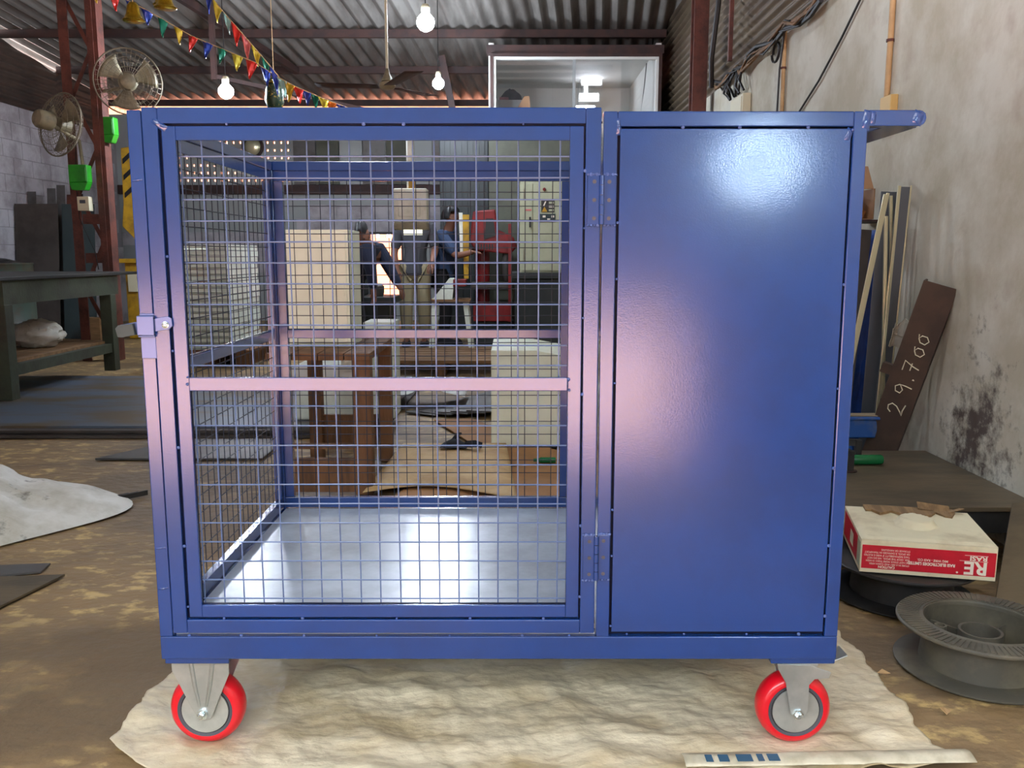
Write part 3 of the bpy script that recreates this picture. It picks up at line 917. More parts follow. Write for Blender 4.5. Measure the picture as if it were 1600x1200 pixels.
q = G().obox((0.245, BD - .012, BH + .012), (0.09, 0.03, 0.002), (rad(25), rad(6), 0)).obox((0.30, BD - .02, BH + .008), (0.05, 0.025, 0.002), (rad(-15), rad(-12), rad(20)))
bl('torn_flap', q, 'box_torn')
fp = bl('front_face', G().box(0.004, BW - 0.003, -0.0012, 0.0005, 0.012, BH - 0.019), 'box_red')
bl('side_face', G().box(-0.0012, 0.0005, 0.05, BD - 0.02, 0.014, BH - 0.012), 'box_red')
bl('side_label', G().box(-0.0016, -0.0004, 0.11, 0.16, 0.03, BH - 0.03), 'box_cream')
bl('barcode_label', G().box(-0.0014, 0.0004, 0.004, 0.045, 0.016, BH - 0.014), 'grey_cabinet')
def print_on(txt, size, x, z, bold=0.0, align='LEFT', sx=1.0, name='lettering'):
    """lettering on the box front, turned upside down; x,z = where the line starts (right-hand end)"""
    me = text_mesh(txt, size, 0.0003, align, bold)
    M = Matrix.Translation((x, -0.0016, z)) @ Matrix.Rotation(math.pi, 4, 'Y') @ Matrix.Rotation(rad(90), 4, 'X') @ Matrix.Diagonal((sx, 1, 1, 1))
    me.transform(M)
    me.materials.append(MATS['ink_white'])
    return place(name, me, bx, world_space=False)
ZT = BH - 0.019
print_on('RE', 0.050, 0.320, 0.0500, 0.0014, sx=1.05, name='logo')
bl('logo_line', G().box(0.250, 0.320, -0.0018, -0.0012, 0.0525, 0.0532), 'ink_white')
print_on('RASI', 0.0170, 0.318, 0.0665, 0.0005, sx=1.3)
bl('logo_line', G().box(0.262, 0.319, -0.0018, -0.0012, 0.0680, 0.0692), 'ink_white')
mreg = Matrix.Translation((0.246, -0.0016, 0.019)) @ Matrix.Rotation(rad(90), 4, 'X')
bl('registered_mark', G().lathe([(0.0028, 0), (0.0028, 0.0004)], 14, mreg), 'ink_white')
print_on('RASI ELECTRODES LIMITED', 0.0112, 0.240, 0.0400, 0.0004, sx=0.88)
print_on('MIG WIRE - RASI CO.', 0.0090, 0.222, 0.0500, 0.0001, sx=.92)
print_on('CAUTION', 0.0095, 0.090, 0.0215, 0.0003)
for i, s in enumerate(('STORE IN A DRY AND CLEAN AREA', 'DO NOT STACK MORE THAN 10 HIGH', 'RISK. DROP THE SPOOL. WE DO NOT', 'TAKE RESPONSIBILITY IF WIRE IS RUSTED', 'OR SPOOL IS DAMAGED IN TRANSPORT', 'STORAGE OR HANDLING')):
    print_on(s, 0.0074, 0.126, 0.0290 + 0.0082 * i, 0.0, sx=0.86)

# plate leaning on the table's right end
q = G()
p0, p1, p2, p3 = Vector((1.335, .70, 0)), Vector((1.665, .68, 0)), Vector((1.67, 0.93, .25)), Vector((1.505, 0.94, .235))
nrm = (p1 - p0).cross(p3 - p0).normalized() * 0.006
q.add([p0, p1, p2, p3, p0 - nrm, p1 - nrm, p2 - nrm, p3 - nrm], [(0, 1, 2, 3), (7, 6, 5, 4), (0, 4, 5, 1), (1, 5, 6, 2), (2, 6, 7, 3), (3, 7, 4, 0)])
tag(q.build('leaning_plate', 'steel_table'), 'dull steel plate leaning behind the grey spool, at the right picture edge', 'steel plate')

# two-legged clamp bar and a green bottle on the table
t = thing('bench_clamp', 'black angle-iron clamp with two upright feet on the low table', 'clamp', (1.2, 1.6, 0.19))
for (x, y) in ((1.235, 1.50), (1.335, 1.68)):
    G().box(x - .011, x + .011, y - .011, y + .011, 0.193, 0.268).build('upright', 'black_steel', t)
    G().lathe([(0.026, 0.1905), (0.026, 0.1945)], 16, Matrix.Translation((x, y, 0))).build('foot', 'rust_dark', t)
G().bar((1.235, 1.50, 0.262), (0.98, 1.62, 0.262), 0.012, 0.024).build('arm', 'black_steel', t)
G().bar((1.335, 1.68, 0.258), (1.02, 1.70, 0.258), 0.012, 0.026).build('arm', 'black_steel', t)
gb = tag(G().lathe([(0.008, 0), (0.008, 0.03), (0.019, 0.05), (0.019, 0.17), (0.016, 0.176)], 16,
    Matrix.Translation((1.22, 1.60, 0.2095)) @ Matrix.Rotation(rad(90), 4, 'Y')).build('green_bottle', 'glass_green', None, smooth=True), 'green glass bottle lying beside the black clamp', 'bottle')

# rusty channel leaning on the wall, chalked 29.700
ch = thing('steel_channel', 'brown steel channel leaning on the wall with chalked number 29.700', 'steel channel', (1.53, 1.87, 0))
cb, ct = Vector((1.49, 1.955, 0.0)), Vector((1.635, 1.735, 0.86))
ax = (ct - cb).normalized()
wide = Vector((0.80, -0.60, 0)); wide = (wide - ax * wide.dot(ax)).normalized()
out = wide.cross(ax).normalized()
if out.y > 0: out = -out
W_ = 0.125
def chp(l, w, o):
    return cb + ax * l + wide * (w) + out * o
LEN = (ct - cb).length
def slab(w0, w1, o0, o1, l0=0.0, l1=LEN):
    vs = [chp(l, w, o) for l in (l0, l1) for (w, o) in ((w0, o0), (w1, o0), (w1, o1), (w0, o1))]
    return G().add(vs, [(0, 1, 2, 3), (7, 6, 5, 4), (0, 4, 5, 1), (1, 5, 6, 2), (2, 6, 7, 3), (3, 7, 4, 0)])
slab(-W_ / 2, W_ / 2, -0.006, 0.0).build('web', 'channel_brown', ch)
slab(-W_ / 2, -W_ / 2 + .007, -0.045, -0.006).build('flange', 'channel_brown', ch)
slab(W_ / 2 - .007, W_ / 2, -0.045, -0.006).build('flange', 'channel_brown', ch)
slab(-W_ / 2 - 0.04, -W_ / 2, -0.030, 0.0, 0.50, 0.54).build('lug', 'channel_brown', ch)
strokes = {
 '2': [[(0, .75), (.15, .95), (.4, 1), (.6, .8), (.5, .5), (.2, .2), (0, .05), (.3, .08), (.75, .0)]],
 '9': [[(.6, .75), (.4, 1), (.1, .9), (.05, .6), (.3, .5), (.6, .75), (.6, .4), (.55, 0)]],
 '.': [[(.1, .05), (.16, .12), (.1, .15)]],
 '7': [[(0, .95), (.65, .95), (.4, .4), (.3, 0)], [(.1, .5), (.6, .5)]],
 '0': [[(.35, .65), (.1, .5), (.05, .2), (.3, .02), (.55, .2), (.55, .5), (.35, .65), (.6, .7)]],
}
l0 = 0.355
for chh, adv in (('2', .085), ('9', .062), ('.', .035), ('7', .068), ('0', .052), ('0', .05)):
    for st in strokes[chh]:
        pts = [chp(l0 + p[0] * 0.062, 0.034 - p[1] * 0.062, 0.0012) for p in st]
        G().tube(pts, 0.0024, 5).build('chalk_stroke', 'chalk', ch, smooth=True)
    l0 += adv

# long profiles and sheets leaning against the wall behind the trolley
def lean_bar(name, label, p0, p1, w, h, m, cat='profile', up=(0, 0, 1)):
    return tag(G().bar(p0, p1, w, h, up).build(name, m, None, bevel=0.001), label, cat, 'stock leaning on the right wall')
lean_bar('aluminium_profile', 'pale gold profile leaning in front of the blue tarpaulin, left of its twin', (1.322, 1.98, 0), (1.506, 1.98, 1.215), 0.007, 0.012, 'alu_bright')
lean_bar('aluminium_profile', 'pale gold profile leaning in front of the blue tarpaulin, right of its twin', (1.333, 1.98, 0), (1.517, 1.98, 1.22), 0.007, 0.012, 'alu_bright')
lean_bar('aluminium_profile', 'thin pale profile just right of the gold pair, standing nearly upright', (1.585, 2.02, 0), (1.532, 2.02, 1.13), 0.014, 0.012, 'alu_bright')
lean_bar('aluminium_profile', 'bright profile with its top tilted left, crossing two others', (1.655, 2.07, 0.0), (1.568, 2.07, 1.215), 0.016, 0.010, 'alu_bright')
lean_bar('aluminium_profile', 'bright thin-edged profile leaning tallest but one', (1.528, 2.0, 0), (1.570, 2.0, 1.25), 0.009, 0.012, 'alu_bright')
lean_bar('grey_strip', 'wide grey sheet strip leaning at the right end of the wall stock', (1.562, 2.05, 0), (1.610, 2.05, 1.25), 0.052, 0.004, 'alu_grey', 'metal strip', (0, -1, 0))
lean_bar('aluminium_profile', 'thin bright edging at the right side of the wide grey strip', (1.590, 2.045, 0), (1.638, 2.045, 1.255), 0.005, 0.006, 'alu_bright')
lean_bar('grey_strip', 'dark grey sheet strip leaning behind the pale profiles', (1.555, 2.12, 0), (1.590, 2.12, 1.235), 0.085, 0.004, 'alu_grey', 'metal strip', (0, -1, 0))
lean_bar('grey_strip', 'brown-grey board leaning behind the gold pair', (1.44, 2.16, 0), (1.505, 2.16, 1.08), 0.06, 0.006, 'sheet_brown', 'board', (0, -1, 0))
def bt(u, v):
    z = 0.02 + 1.06 * v
    return (1.40 + 0.16 * u + 0.06 * v + 0.012 * fbm(u * 6, v * 5), 2.215 + 0.012 * math.sin(u * 9 + v * 3) + 0.008 * fbm(u * 5, v * 7, 2), z)
tag(G().sheet(bt, 24, 30).build('blue_tarpaulin', 'tarp_blue', None, smooth=True, solid=0.003), 'crumpled dark blue tarpaulin hanging behind the leaning profiles', 'tarpaulin')
sh = thing('wall_shelf', 'narrow steel wall shelf carrying the open brown carton', 'shelf', (1.6, 2.36, 1.12))
G().box(1.38, XR - 0.002, 2.27, 2.55, 1.118, 1.126).build('board', 'rust_dark', sh)
G().bar((1.46, 2.53, 1.118), (XR - .003, 2.53, 0.95), 0.012, 0.012).build('bracket', 'rust_dark', sh)
t = thing('open_carton', 'open brown cardboard carton on the wall shelf', 'carton', (1.5, 2.4, 1.126))
G().box(1.44, 1.445, 2.28, 2.5, 1.128, 1.26).box(1.585, 1.59, 2.28, 2.5, 1.128, 1.26).box(1.445, 1.585, 2.495, 2.5, 1.128, 1.26).box(1.445, 1.585, 2.28, 2.5, 1.127, 1.131).build('body', 'cardboard_wall', t)
q = G().add([(1.44, 2.30, 1.26), (1.59, 2.30, 1.26), (1.575, 2.34, 1.36), (1.46, 2.34, 1.36)], [(0, 1, 2, 3)])
q.build('flap', 'cardboard_wall', t, solid=0.004)
G().obox((1.53, 2.34, 1.165), (0.07, 0.05, 0.03), (0.3, 0.2, 0.5)).build('paper_wad', 'cardboard', t)
# crumpled paper on the leaning stock, blue tub, dusty sacks behind the table
tag(G().sheet(lambda u, v: (1.56 + .10 * u, 1.98 - .05 * v + .02 * math.sin(u * 9), 0.60 + .10 * v + .03 * fbm(u * 4, v * 4, 1)), 8, 8).build('crumpled_paper', 'plaster', None, solid=0.002), 'crumpled grey paper caught between the channel and the leaning strips', 'paper')
t = thing('blue_tub', 'dusty blue plastic tub behind the low table', 'tub', (1.40, 2.0, 0))
q = G().prism([(1.325, 0.225), (1.50, 0.225), (1.515, 0.302), (1.305, 0.302)], 'y', 1.91, 1.96)
q.build('body', 'plastic_blue', t, bevel=0.006)
G().box(1.295, 1.525, 1.90, 1.965, 0.302, 0.316).build('rim', 'plastic_blue', t, bevel=0.004)
G().box(1.31, 1.51, 1.905, 1.96, 0.3165, 0.322).build('dust_layer', 'dust', t, bevel=0.002)
t = thing('dusty_sack', 'dust-covered blue sack lying under the blue tub', 'sack', (1.38, 1.98, 0))
G().sheet(lambda u, v: (1.20 + 0.22 * u, 1.86 + 0.10 * v, 0.222 * min(1, 6 * min(u, 1 - u)) ** .5 * min(1, 6 * min(v, 1 - v)) ** .5 + .004 * fbm(u * 6, v * 6)), 24, 16).build('body', 'plastic_blue', t, smooth=True)

# fittings on the right wall
def conduit(label, y, z0, z1, clips):
    t = thing('conduit_pipe', label, 'conduit', (XR, y, z0))
    G().tube([(XR - .016, y, z0), (XR - .016, y - .004, (z0 + z1) / 2), (XR - .016, y, z1)], 0.013, 10).build('pipe', 'conduit', t, smooth=True)
    for z in clips:
        G().lathe([(0.017, 0), (0.017, 0.012)], 12, Matrix.Translation((XR - .016, y, z))).build('clip', 'rust', t, smooth=True)
    return t
t = conduit('tan conduit pipe ending in a yellow box above the handle', 2.40, 1.66, 2.32, (1.90,))
G().box(XR - .034, XR, 2.315, 2.425, 1.55, 1.665).build('junction_box', 'conduit_box', t, bevel=0.003)
conduit('tan conduit pipe farther along the wall with a coil of cable at its top', 3.93, 1.2, 2.33, (2.10,))
t = thing('junction_box', 'cream junction box on the plaster under the hanging cables', 'junction box', (XR, 4.87, 1.98))
G().box(XR - .06, XR, 4.70, 5.04, 1.80, 2.10).build('body', 'cream_plastic', t, bevel=0.004)
G().box(XR - .066, XR - .06, 4.72, 5.02, 1.82, 2.08).build('cover', 'cream_plastic', t, bevel=0.002)
tag(G().tube([(XR - .012, 2.66, 2.31), (XR - .012, 2.75, 2.2), (XR - .011, 3.0, 2.06), (XR - .012, 3.3, 1.91), (XR - .01, 3.6, 1.80), (XR - .012, 3.8, 1.74)], 0.006, 6).build('wall_cable', 'cable', None, smooth=True), 'black cable sagging diagonally across the plaster between the conduits', 'cable')
tag(G().tube([(XR - .02, 3.96, 1.2), (XR - .03, 3.98, 1.8), (XR - .04, 3.93, 2.1), (XR - .03, 3.9, 2.3)], 0.006, 6).build('wall_cable', 'cable', None, smooth=True), 'thin black cable running down beside the far conduit', 'cable')
pts = [(XR - .03, 4.03 + .07 * math.cos(a), 2.22 + .06 * math.sin(a) ) for a in [i * .5 for i in range(26)]]
tag(G().tube([(p[0] - .0006 * i, p[1], p[2]) for i, p in enumerate(pts)], 0.005, 6).build('cable_coil', 'cable', None, smooth=True), 'small coil of dark cable on the top of the far conduit', 'cable')
tag(G().tube([(XR - .02, 4.1, 1.80), (XR - .03, 4.2, 1.87), (XR - .03, 4.35, 1.885), (XR - .02, 4.5, 1.80)], 0.005, 6).build('wall_cable', 'cable', None, smooth=True), 'short black cable loop arching over the trolley top by the far conduit', 'cable')
bun = thing('cable_bundle', 'thick bundle of dusty cables along the top of the plaster wall', 'cable', (XR, 5, 2.3))
rn = random.Random(21)
for k in range(7):
    pts = []
    for i in range(13):
        y = 3.2 + i * 0.2
        pts.append((XR - .05 + rn.uniform(-.02, .02), y, 2.315 - .02 * (i % 3) + rn.uniform(-.03, .04)))
    G().tube(pts, rn.uniform(.006, .014), 6).build('strand', 'cable' if k % 3 else 'wood_pale', bun, smooth=True)
for k in range(8):
    y = 4.75 + k * .07
    G().tube([(XR - .04, y, 2.3), (XR - .07, y + rn.uniform(-.1, .1), 2.20 + rn.uniform(-.03, .04)), (XR - .05, y + rn.uniform(-.14, .05), 2.12)] + [(XR - .04, y + .1, 2.12 + .02 * k), (XR - .03, y + .12, 2.28)][:k % 3], 0.009, 6).build('strand', 'cable', bun, smooth=True)
t = thing('steel_stanchion', 'rust red steel stanchion standing in front of the right-hand cladding', 'column', (1.56, 6.0, 0))
G().box(1.50, 1.62, 5.86, 5.875, 0, 3.83).box(1.50, 1.62, 5.985, 6.0, 0, 3.83).box(1.555, 1.565, 5.875, 5.985, 0, 3.83).build('column', 'rust', t)
G().box(1.63, 1.66, 5.2, 5.23, 2.42, 3.9).build('batten', 'rust', t)
tag(G().tube([(1.60, 5.55, 4.0), (1.58, 5.5, 3.4), (1.60, 5.45, 2.9), (1.57, 5.5, 2.5), (1.6, 5.6, 2.3)], 0.02, 6).build('hanging_cable', 'cable', None, smooth=True), 'dark cable hanging behind the red stanchion', 'cable')
tag(G().tube([(1.64, 9.8, 2.4), (1.62, 9.2, 3.0), (1.62, 8.9, 3.5)], 0.03, 6).build('hanging_cable', 'cable', None, smooth=True), 'thick black cable slanting beside the office window', 'cable')

# leaf litter on the floor
leafm = G().add([(-.012, 0, 0), (0, -.006, .003), (.014, 0, .001), (0, .006, .004)], [(0, 1, 2, 3)]).mesh('leaf')
leafm.materials.append(MATS['conduit'])
for i, (x, y, s, lab) in enumerate(((0.87, 0.33, 1.2, 'dry tan leaf scrap on the floor nearest the lower rim of the grey spool'), (0.93, 0.16, 1.3, 'dry tan leaf scrap on the bare floor right of the plastic sheet'))):
    o = tag(place('dry_leaf', leafm, None, solid=0.001), lab, 'leaf', 'leaf scraps')
    o.location = (x, y, 0.004); o.rotation_euler = (0.1, 0.1, i * 1.3); o.scale = (s, s * 1.4, s)

# ================================================================ left side of the shed
# white sack heap on the floor
def heap(u, v):
    a = 2 * math.pi * u
    ca, sa = math.cos(a), math.sin(a)
    rx = 0.84 * (1 + .10 * math.sin(3 * a + 1) + .05 * math.sin(5 * a))
    ry = 0.66 * (1 + .08 * math.sin(2 * a + 2))
    r = v
    x = -2.42 + rx * ca * r
    y = 1.53 + ry * sa * r
    prof = (1 - r ** 3.2)
    h = 0.15 * prof * (1 - .12 * ca * r) * (1 + .25 * fbm(x * 4, y * 4)) + 0.075 * crumple(x * .7, y * .7, 2.0) * min(1, 5 * (1 - r))
    return (x, y, max(0.004, h + 0.003))
tag(G().sheet(heap, 96, 36).build('white_sacking', 'sack', None, smooth=True), 'grubby white sacking thrown over a heap on the left floor', 'sacking')
for i in range(3):
    tag(G().obox((-1.60 + .03 * i, 1.76 + .02 * i, 0.011), (0.006, 0.14, 0.02), (0, 0, rad(-42))).build('flat_bar', 'black_steel'), 'dark flat bar end poking out from under the white sacking, %s of three' % ('nearest the cloth', 'middle', 'outermost')[i], 'flat bar', 'bars under the sacking')
# loose plates
def plate(name, label, pts, z, th, m, group=None):
    return tag(G().prism(pts, 'z', z, z + th).build(name, m), label, 'steel plate', group)
plate('steel_plate', 'thin worn steel plate on the floor in front of the white sacking', [(-2.05, 0.60), (-1.43, 0.70), (-1.37, 0.955), (-1.62, 0.93), (-2.05, 0.84)], 0.0, 0.006, 'steel_table')
plate('steel_plate', 'small dark plate lying under the worn plate edge', [(-1.75, 0.90), (-1.46, 0.985), (-1.47, 1.06), (-1.8, 1.02)], -0.002, 0.005, 'steel_sheet')
plate('steel_plate', 'grey triangular plate on the floor beside the trolley', [(-2.0, 2.46), (-1.2, 2.46), (-1.2, 2.90), (-1.75, 2.90)], 0.0, 0.008, 'steel_sheet')
for i, (x0, x1, y0, y1, m) in enumerate(((-4.6, -0.72, 2.95, 5.0, 'sheet_brown'), (-4.6, -0.76, 3.0, 5.0, 'steel_sheet'), (-4.62, -0.9, 2.98, 5.02, 'sheet_brown'), (-4.6, -0.82, 3.04, 5.0, 'steel_blue'))):
    plate('steel_sheet', 'large steel sheet in the floor stack, %s' % ('bottom of the four', 'second from the bottom', 'third from the bottom', 'topmost with bluish worn face')[i], [(x0, y0), (x1, y0), (x1 + .05, y1), (x0, y1)], 0.0125 * i, 0.0122, m, 'sheet stack on the floor')
# workbench
t = thing('workbench', 'old green workbench with thick black top on the steel sheets', 'workbench', (-3.8, 4.8, 0.05))
G().box(-4.7, -3.18, 3.78, 5.80, 0.812, 0.835).build('top', 'black_steel', t, bevel=0.003)
G().box(-3.26, -3.20, 3.86, 5.45, 0.66, 0.812).build('side_apron', 'bench_green', t)
G().box(-4.6, -3.26, 3.86, 3.92, 0.66, 0.812).build('front_apron', 'bench_green', t)
for (x, y) in ((-3.24, 3.90), (-3.24, 5.34), (-4.55, 3.90), (-4.55, 5.34)):
    G().box(x - .045, x + .045, y - .045, y + .045, 0.05, 0.66 if y < 5 or x < -4 else 0.66).build('leg', 'bench_green', t, bevel=0.003)
G().box(-3.27, -3.21, 3.945, 5.295, 0.20, 0.27).build('stretcher', 'bench_green', t)
for i in range(5):
    x = -4.5 + i * 0.25
    G().box(x, x + 0.235, 3.86, 5.38, 0.27, 0.29).build('shelf_board', 'wood_pale', t)
def bag(u, v, c, r, sd):
    a, b = 2 * math.pi * u, math.pi * (v - .5)
    k = 1 + .16 * fbm(3 * math.cos(a) * math.cos(b) + sd, 3 * math.sin(a) * math.cos(b), 3 * math.sin(b)) + .10 * ridge(4 * math.cos(a) + sd, 4 * math.sin(b), 2)
    return (c[0] + r[0] * k * math.cos(a) * math.cos(b), c[1] + r[1] * k * math.sin(a) * math.cos(b), max(0.292, c[2] + r[2] * k * math.sin(b)))
tag(G().sheet(lambda u, v: bag(u, v, (-3.55, 4.85, 0.385), (0.17, 0.13, 0.10), 3), 32, 20).build('white_bag', 'sack', None, smooth=True), 'crumpled white bag on the workbench shelf', 'bag')
tag(G().sheet(lambda u, v: bag(u, v, (-3.72, 4.35, 0.36), (0.13, 0.16, 0.09), 9), 28, 16).build('white_bag', 'sack', None, smooth=True), 'smaller white bag at the left end of the workbench shelf', 'bag')
# drum behind the bench
t = thing('oil_drum', 'faded green steel drum behind the workbench', 'drum', (-5.05, 7.0, 0))
G().lathe([(0.27, 0.0), (0.285, 0.01), (0.28, 0.03), (0.28, 0.29), (0.29, 0.31), (0.28, 0.33), (0.28, 0.60), (0.29, 0.62), (0.28, 0.64), (0.28, 0.87), (0.288, 0.885), (0.28, 0.895), (0.268, 0.88)], 32, Matrix.Translation((-5.05, 7.0, 0))).build('shell', 'drum_green', t, smooth=True)
G().sheet(lambda u, v: (-5.25 + .4 * u, 6.9 + .2 * v, .89 + .05 * math.sin(math.pi * u) * math.sin(math.pi * v) + .01 * fbm(u * 6, v * 6)), 10, 6).build('rag', 'black_steel', t, solid=.003)
# sheets and offcuts leaning on the left wall
def lean_sheet(name, label, x0, x1, y, h, m, tilt=0.16, rz=0.0, th=0.006, group='sheets leaning by the left wall', cat='metal sheet'):
    q = G().add([(x0, y, 0), (x1, y + rz, 0), (x1, y + rz + tilt, h), (x0, y + tilt, h), (x0, y + th, 0), (x1, y + rz + th, 0), (x1, y + rz + tilt + th, h), (x0, y + tilt + th, h)],
                [(0, 1, 2, 3), (7, 6, 5, 4), (0, 4, 5, 1), (1, 5, 6, 2), (2, 6, 7, 3), (3, 7, 4, 0)])
    return tag(q.build(name, m), label, cat, group)
lean_sheet('leaning_sheet', 'wide dull brown sheet leaning behind the drum', -5.78, -5.28, 8.45, 1.56, 'sheet_brown')
lean_sheet('leaning_sheet', 'dark green-grey sheet leaning left of the red column', -5.26, -4.88, 8.50, 1.56, 'sheet_green')
lean_sheet('leaning_sheet', 'narrow dark sheet whose foot shows behind the green one', -4.96, -4.80, 8.75, 0.75, 'steel_sheet')
for i, (x, h, m, lab) in enumerate(((-5.78, 1.72, 'steel_sheet', 'grey offcut at the far left above the brown sheet'), (-5.56, 1.76, 'steel_sheet', 'broad grey offcut standing behind the brown sheet'), (-5.46, 1.80, 'steel_sheet', 'tallest grey offcut behind the brown sheet'), (-5.36, 1.69, 'rust', 'short rusty offcut beside the tallest grey one'), (-5.28, 1.70, 'rust_dark', 'dark offcut at the right end of the row behind the sheets'))):
    lean_sheet('offcut_strip', lab, x, x + 0.10, 8.72 + .03 * i, h, m, tilt=0.18, cat='offcut', group='offcuts behind the sheets')
tag(G().box(-4.92, -4.72, 8.25, 8.4, 0, 0.26).build('wooden_block', 'wood_pale'), 'pale wooden block on the floor under the bench end, by the red column', 'wood block')

# red built-up column with lacing
t = thing('steel_column', 'rust red laced steel column carrying the two wall fans', 'column', (-3.8, 6.45, 0))
for x0, wd_ in ((-3.99, 0.085), (-3.745, 0.055)):
    G().box(x0, x0 + wd_, 6.36, 6.372, 0, roof_z(6.4) - .1).build('flange', 'rust', t)
    G().box(x0, x0 + .010, 6.372, 6.50, 0, roof_z(6.4) - .1).build('web', 'rust', t)
G().box(-3.69, -3.655, 6.372, 6.50, 0, roof_z(6.4) - .1).build('web', 'rust', t)
for i in range(9):
    z = 0.25 + i * 0.42
    s = 1 if i % 2 else -1
    G().bar((-3.83 - s * .10, 6.395, z), (-3.83 + s * .10, 6.395, z + 0.42), 0.006, 0.035, (1, 0, 0.3)).build('lacing_bar', 'rust', t)
for z in (1.25, 0.9):
    G().box(-3.9, -3.745, 6.376, 6.385, z, z + .09).build('batten_plate', 'rust', t)
# wall fans
def make_fan(name, label, loc, rz, tilt):
    t = thing(name, label, 'fan', loc, group='wall fans on the red column')
    Rf = 0.275
    M = Matrix.Rotation(rz, 4, 'Z') @ Matrix.Rotation(tilt, 4, 'X') @ Matrix.Rotation(rad(90), 4, 'X')   # axis towards -Y
    def loc_ring(r, h, rr):
        return G().tube([M @ Vector((r * math.cos(2 * math.pi * k / 36), r * math.sin(2 * math.pi * k / 36), h)) for k in range(36)], rr, 6, closed=True)
    g = loc_ring(Rf, 0.0, 0.0075)
    for r, h in ((0.24, 0.045), (0.20, 0.06), (0.16, 0.068), (0.12, 0.072), (0.08, 0.074), (0.24, -0.045), (0.19, -0.065), (0.13, -0.07)):
        q = loc_ring(r, h, 0.0022); g.add(q.v, q.f)
    for k in range(40):
        a = 2 * math.pi * k / 40
        for sg in (1, -1):
            g.tube([M @ Vector((r * math.cos(a), r * math.sin(a), sg * h)) for r, h in ((0.05, 0.074), (0.16, 0.068), (0.24, 0.045), (Rf, 0.0))], 0.0013, 4)
    g.build('guard', 'fan_grille', t, smooth=True, world_space=False)
    G().lathe([(0.06, -0.02), (0.062, 0.076), (0.05, 0.084), (0.02, 0.088)], 24, M).build('badge', 'fan_body', t, smooth=True, world_space=False)
    G().lathe([(0.065, -0.22), (0.08, -0.20), (0.08, -0.09), (0.06, -0.075)], 24, M).build('motor', 'fan_body', t, smooth=True, world_space=False)
    for k in range(3):
        a0 = 2 * math.pi * k / 3 + .4
        def bf(u, v):
            r = 0.055 + 0.18 * u
            a = a0 + (v - .5) * (0.75 + .35 * u)
            return M @ Vector((r * math.cos(a), r * math.sin(a), 0.03 * (v - .5) * 1.2))
        G().sheet(bf, 8, 6).build('blade', 'fan_body', t, smooth=True, solid=0.003, world_space=False)
    return t, M
f1, M1 = make_fan('wall_fan', 'dusty cream wall fan left of the red column, seen from behind', (-3.95, 6.20, 2.10), rad(152), rad(8))
q = Matrix.Translation(f1.location)
G().tube([q @ M1 @ Vector((0, 0, -.16)), (-3.86, 6.33, 1.98), (-3.85, 6.355, 1.72)], 0.016, 8).build('bracket', 'fan_body', f1, smooth=True)
f2, M2 = make_fan('wall_fan', 'wire guard wall fan right of the red column, facing the camera', (-3.335, 6.20, 2.46), rad(24), rad(8))
q = Matrix.Translation(f2.location)
G().tube([q @ M2 @ Vector((0, 0, -.15)), (-3.5, 6.40, 2.44), (-3.655, 6.42, 2.42)], 0.016, 8).build('bracket', 'fan_body', f2, smooth=True)
def green_box(label, x0, x1, z0, z1, y):
    t = thing('switch_housing', label, 'switch box', ((x0 + x1) / 2, y, z0), group='green housings on the red column')
    w = x1 - x0
    G().box(x0, x1, y, y + .10, z0 + (z1 - z0) * .3, z1).build('body', 'green_plastic', t, bevel=0.008)
    G().prism([(x0 + .02, z0), (x1 - .03, z0), (x1, z0 + (z1 - z0) * .3), (x0, z0 + (z1 - z0) * .3)], 'y', y, y + .095).build('hood', 'green_plastic', t, bevel=0.005)
    G().box(x0 + w * .7, x1 - .01, y - .006, y, z0 + (z1 - z0) * .35, z1 - .02).build('cover', 'green_plastic', t, bevel=0.003)
green_box('bright green switch housing on the column beside the trolley corner', -3.675, -3.565, 1.97, 2.195, 6.375)
green_box('lower bright green switch housing under the left fan', -3.94, -3.775, 1.545, 1.765, 6.25)
t = thing('meter_box', 'small cream meter box under the lower green housing', 'meter box', (-3.84, 6.3, 1.36))
G().box(-3.895, -3.79, 6.28, 6.36, 1.365, 1.49).build('body', 'cream_plastic', t, bevel=0.004)
G().box(-3.87, -3.82, 6.276, 6.28, 1.43, 1.46).build('display', 'rim_grey', t)
tag(G().tube([(-3.905, 6.3555, 1.98), (-3.93, 6.3555, 1.6), (-3.92, 6.3555, 1.3), (-3.80, 6.355, 1.0), (-3.78, 6.355, 0.84)], 0.004, 6).build('hanging_cable', 'cable', None, smooth=True), 'thin cable hanging down the red column past the meter box', 'cable')
# yellow hazard-striped machine half hidden by the trolley post
t = thing('yellow_machine', 'tall yellow machine with black hazard chevrons behind the trolley corner', 'machine', (-4.35, 8.6, 0))
q = [(-4.50, 1.30), (-4.47, 1.55), (-4.46, 2.18), (-4.1, 2.22), (-4.0, 2.0), (-4.0, 1.32), (-4.15, 1.18), (-4.33, 1.12)]
G().prism(q, 'y', 8.5, 8.8).build('hood', 'yellow', t, bevel=0.01)
for k, z in enumerate((1.62, 1.82, 2.0)):
    G().prism([(-4.44, z), (-4.36, z + .07), (-4.28, z), (-4.28, z + .055), (-4.36, z + .125), (-4.44, z + .055)], 'y', 8.488, 8.499).build('chevron', 'rubber_black', t)
G().box(-4.50, -4.0, 8.5, 8.9, 0.0, 0.88).build('base', 'yellow', t, bevel=0.01)
G().box(-4.54, -3.9, 8.45, 8.95, 0.88, 0.93).build('table', 'yellow', t, bevel=0.005)
G().box(-4.20, -4.02, 8.6, 8.85, 0.93, 1.2).build('column', 'machine_dark', t)
G().box(-4.46, -4.36, 8.47, 8.499, 0.55, 0.75).build('control_label', 'cream_plastic', t)
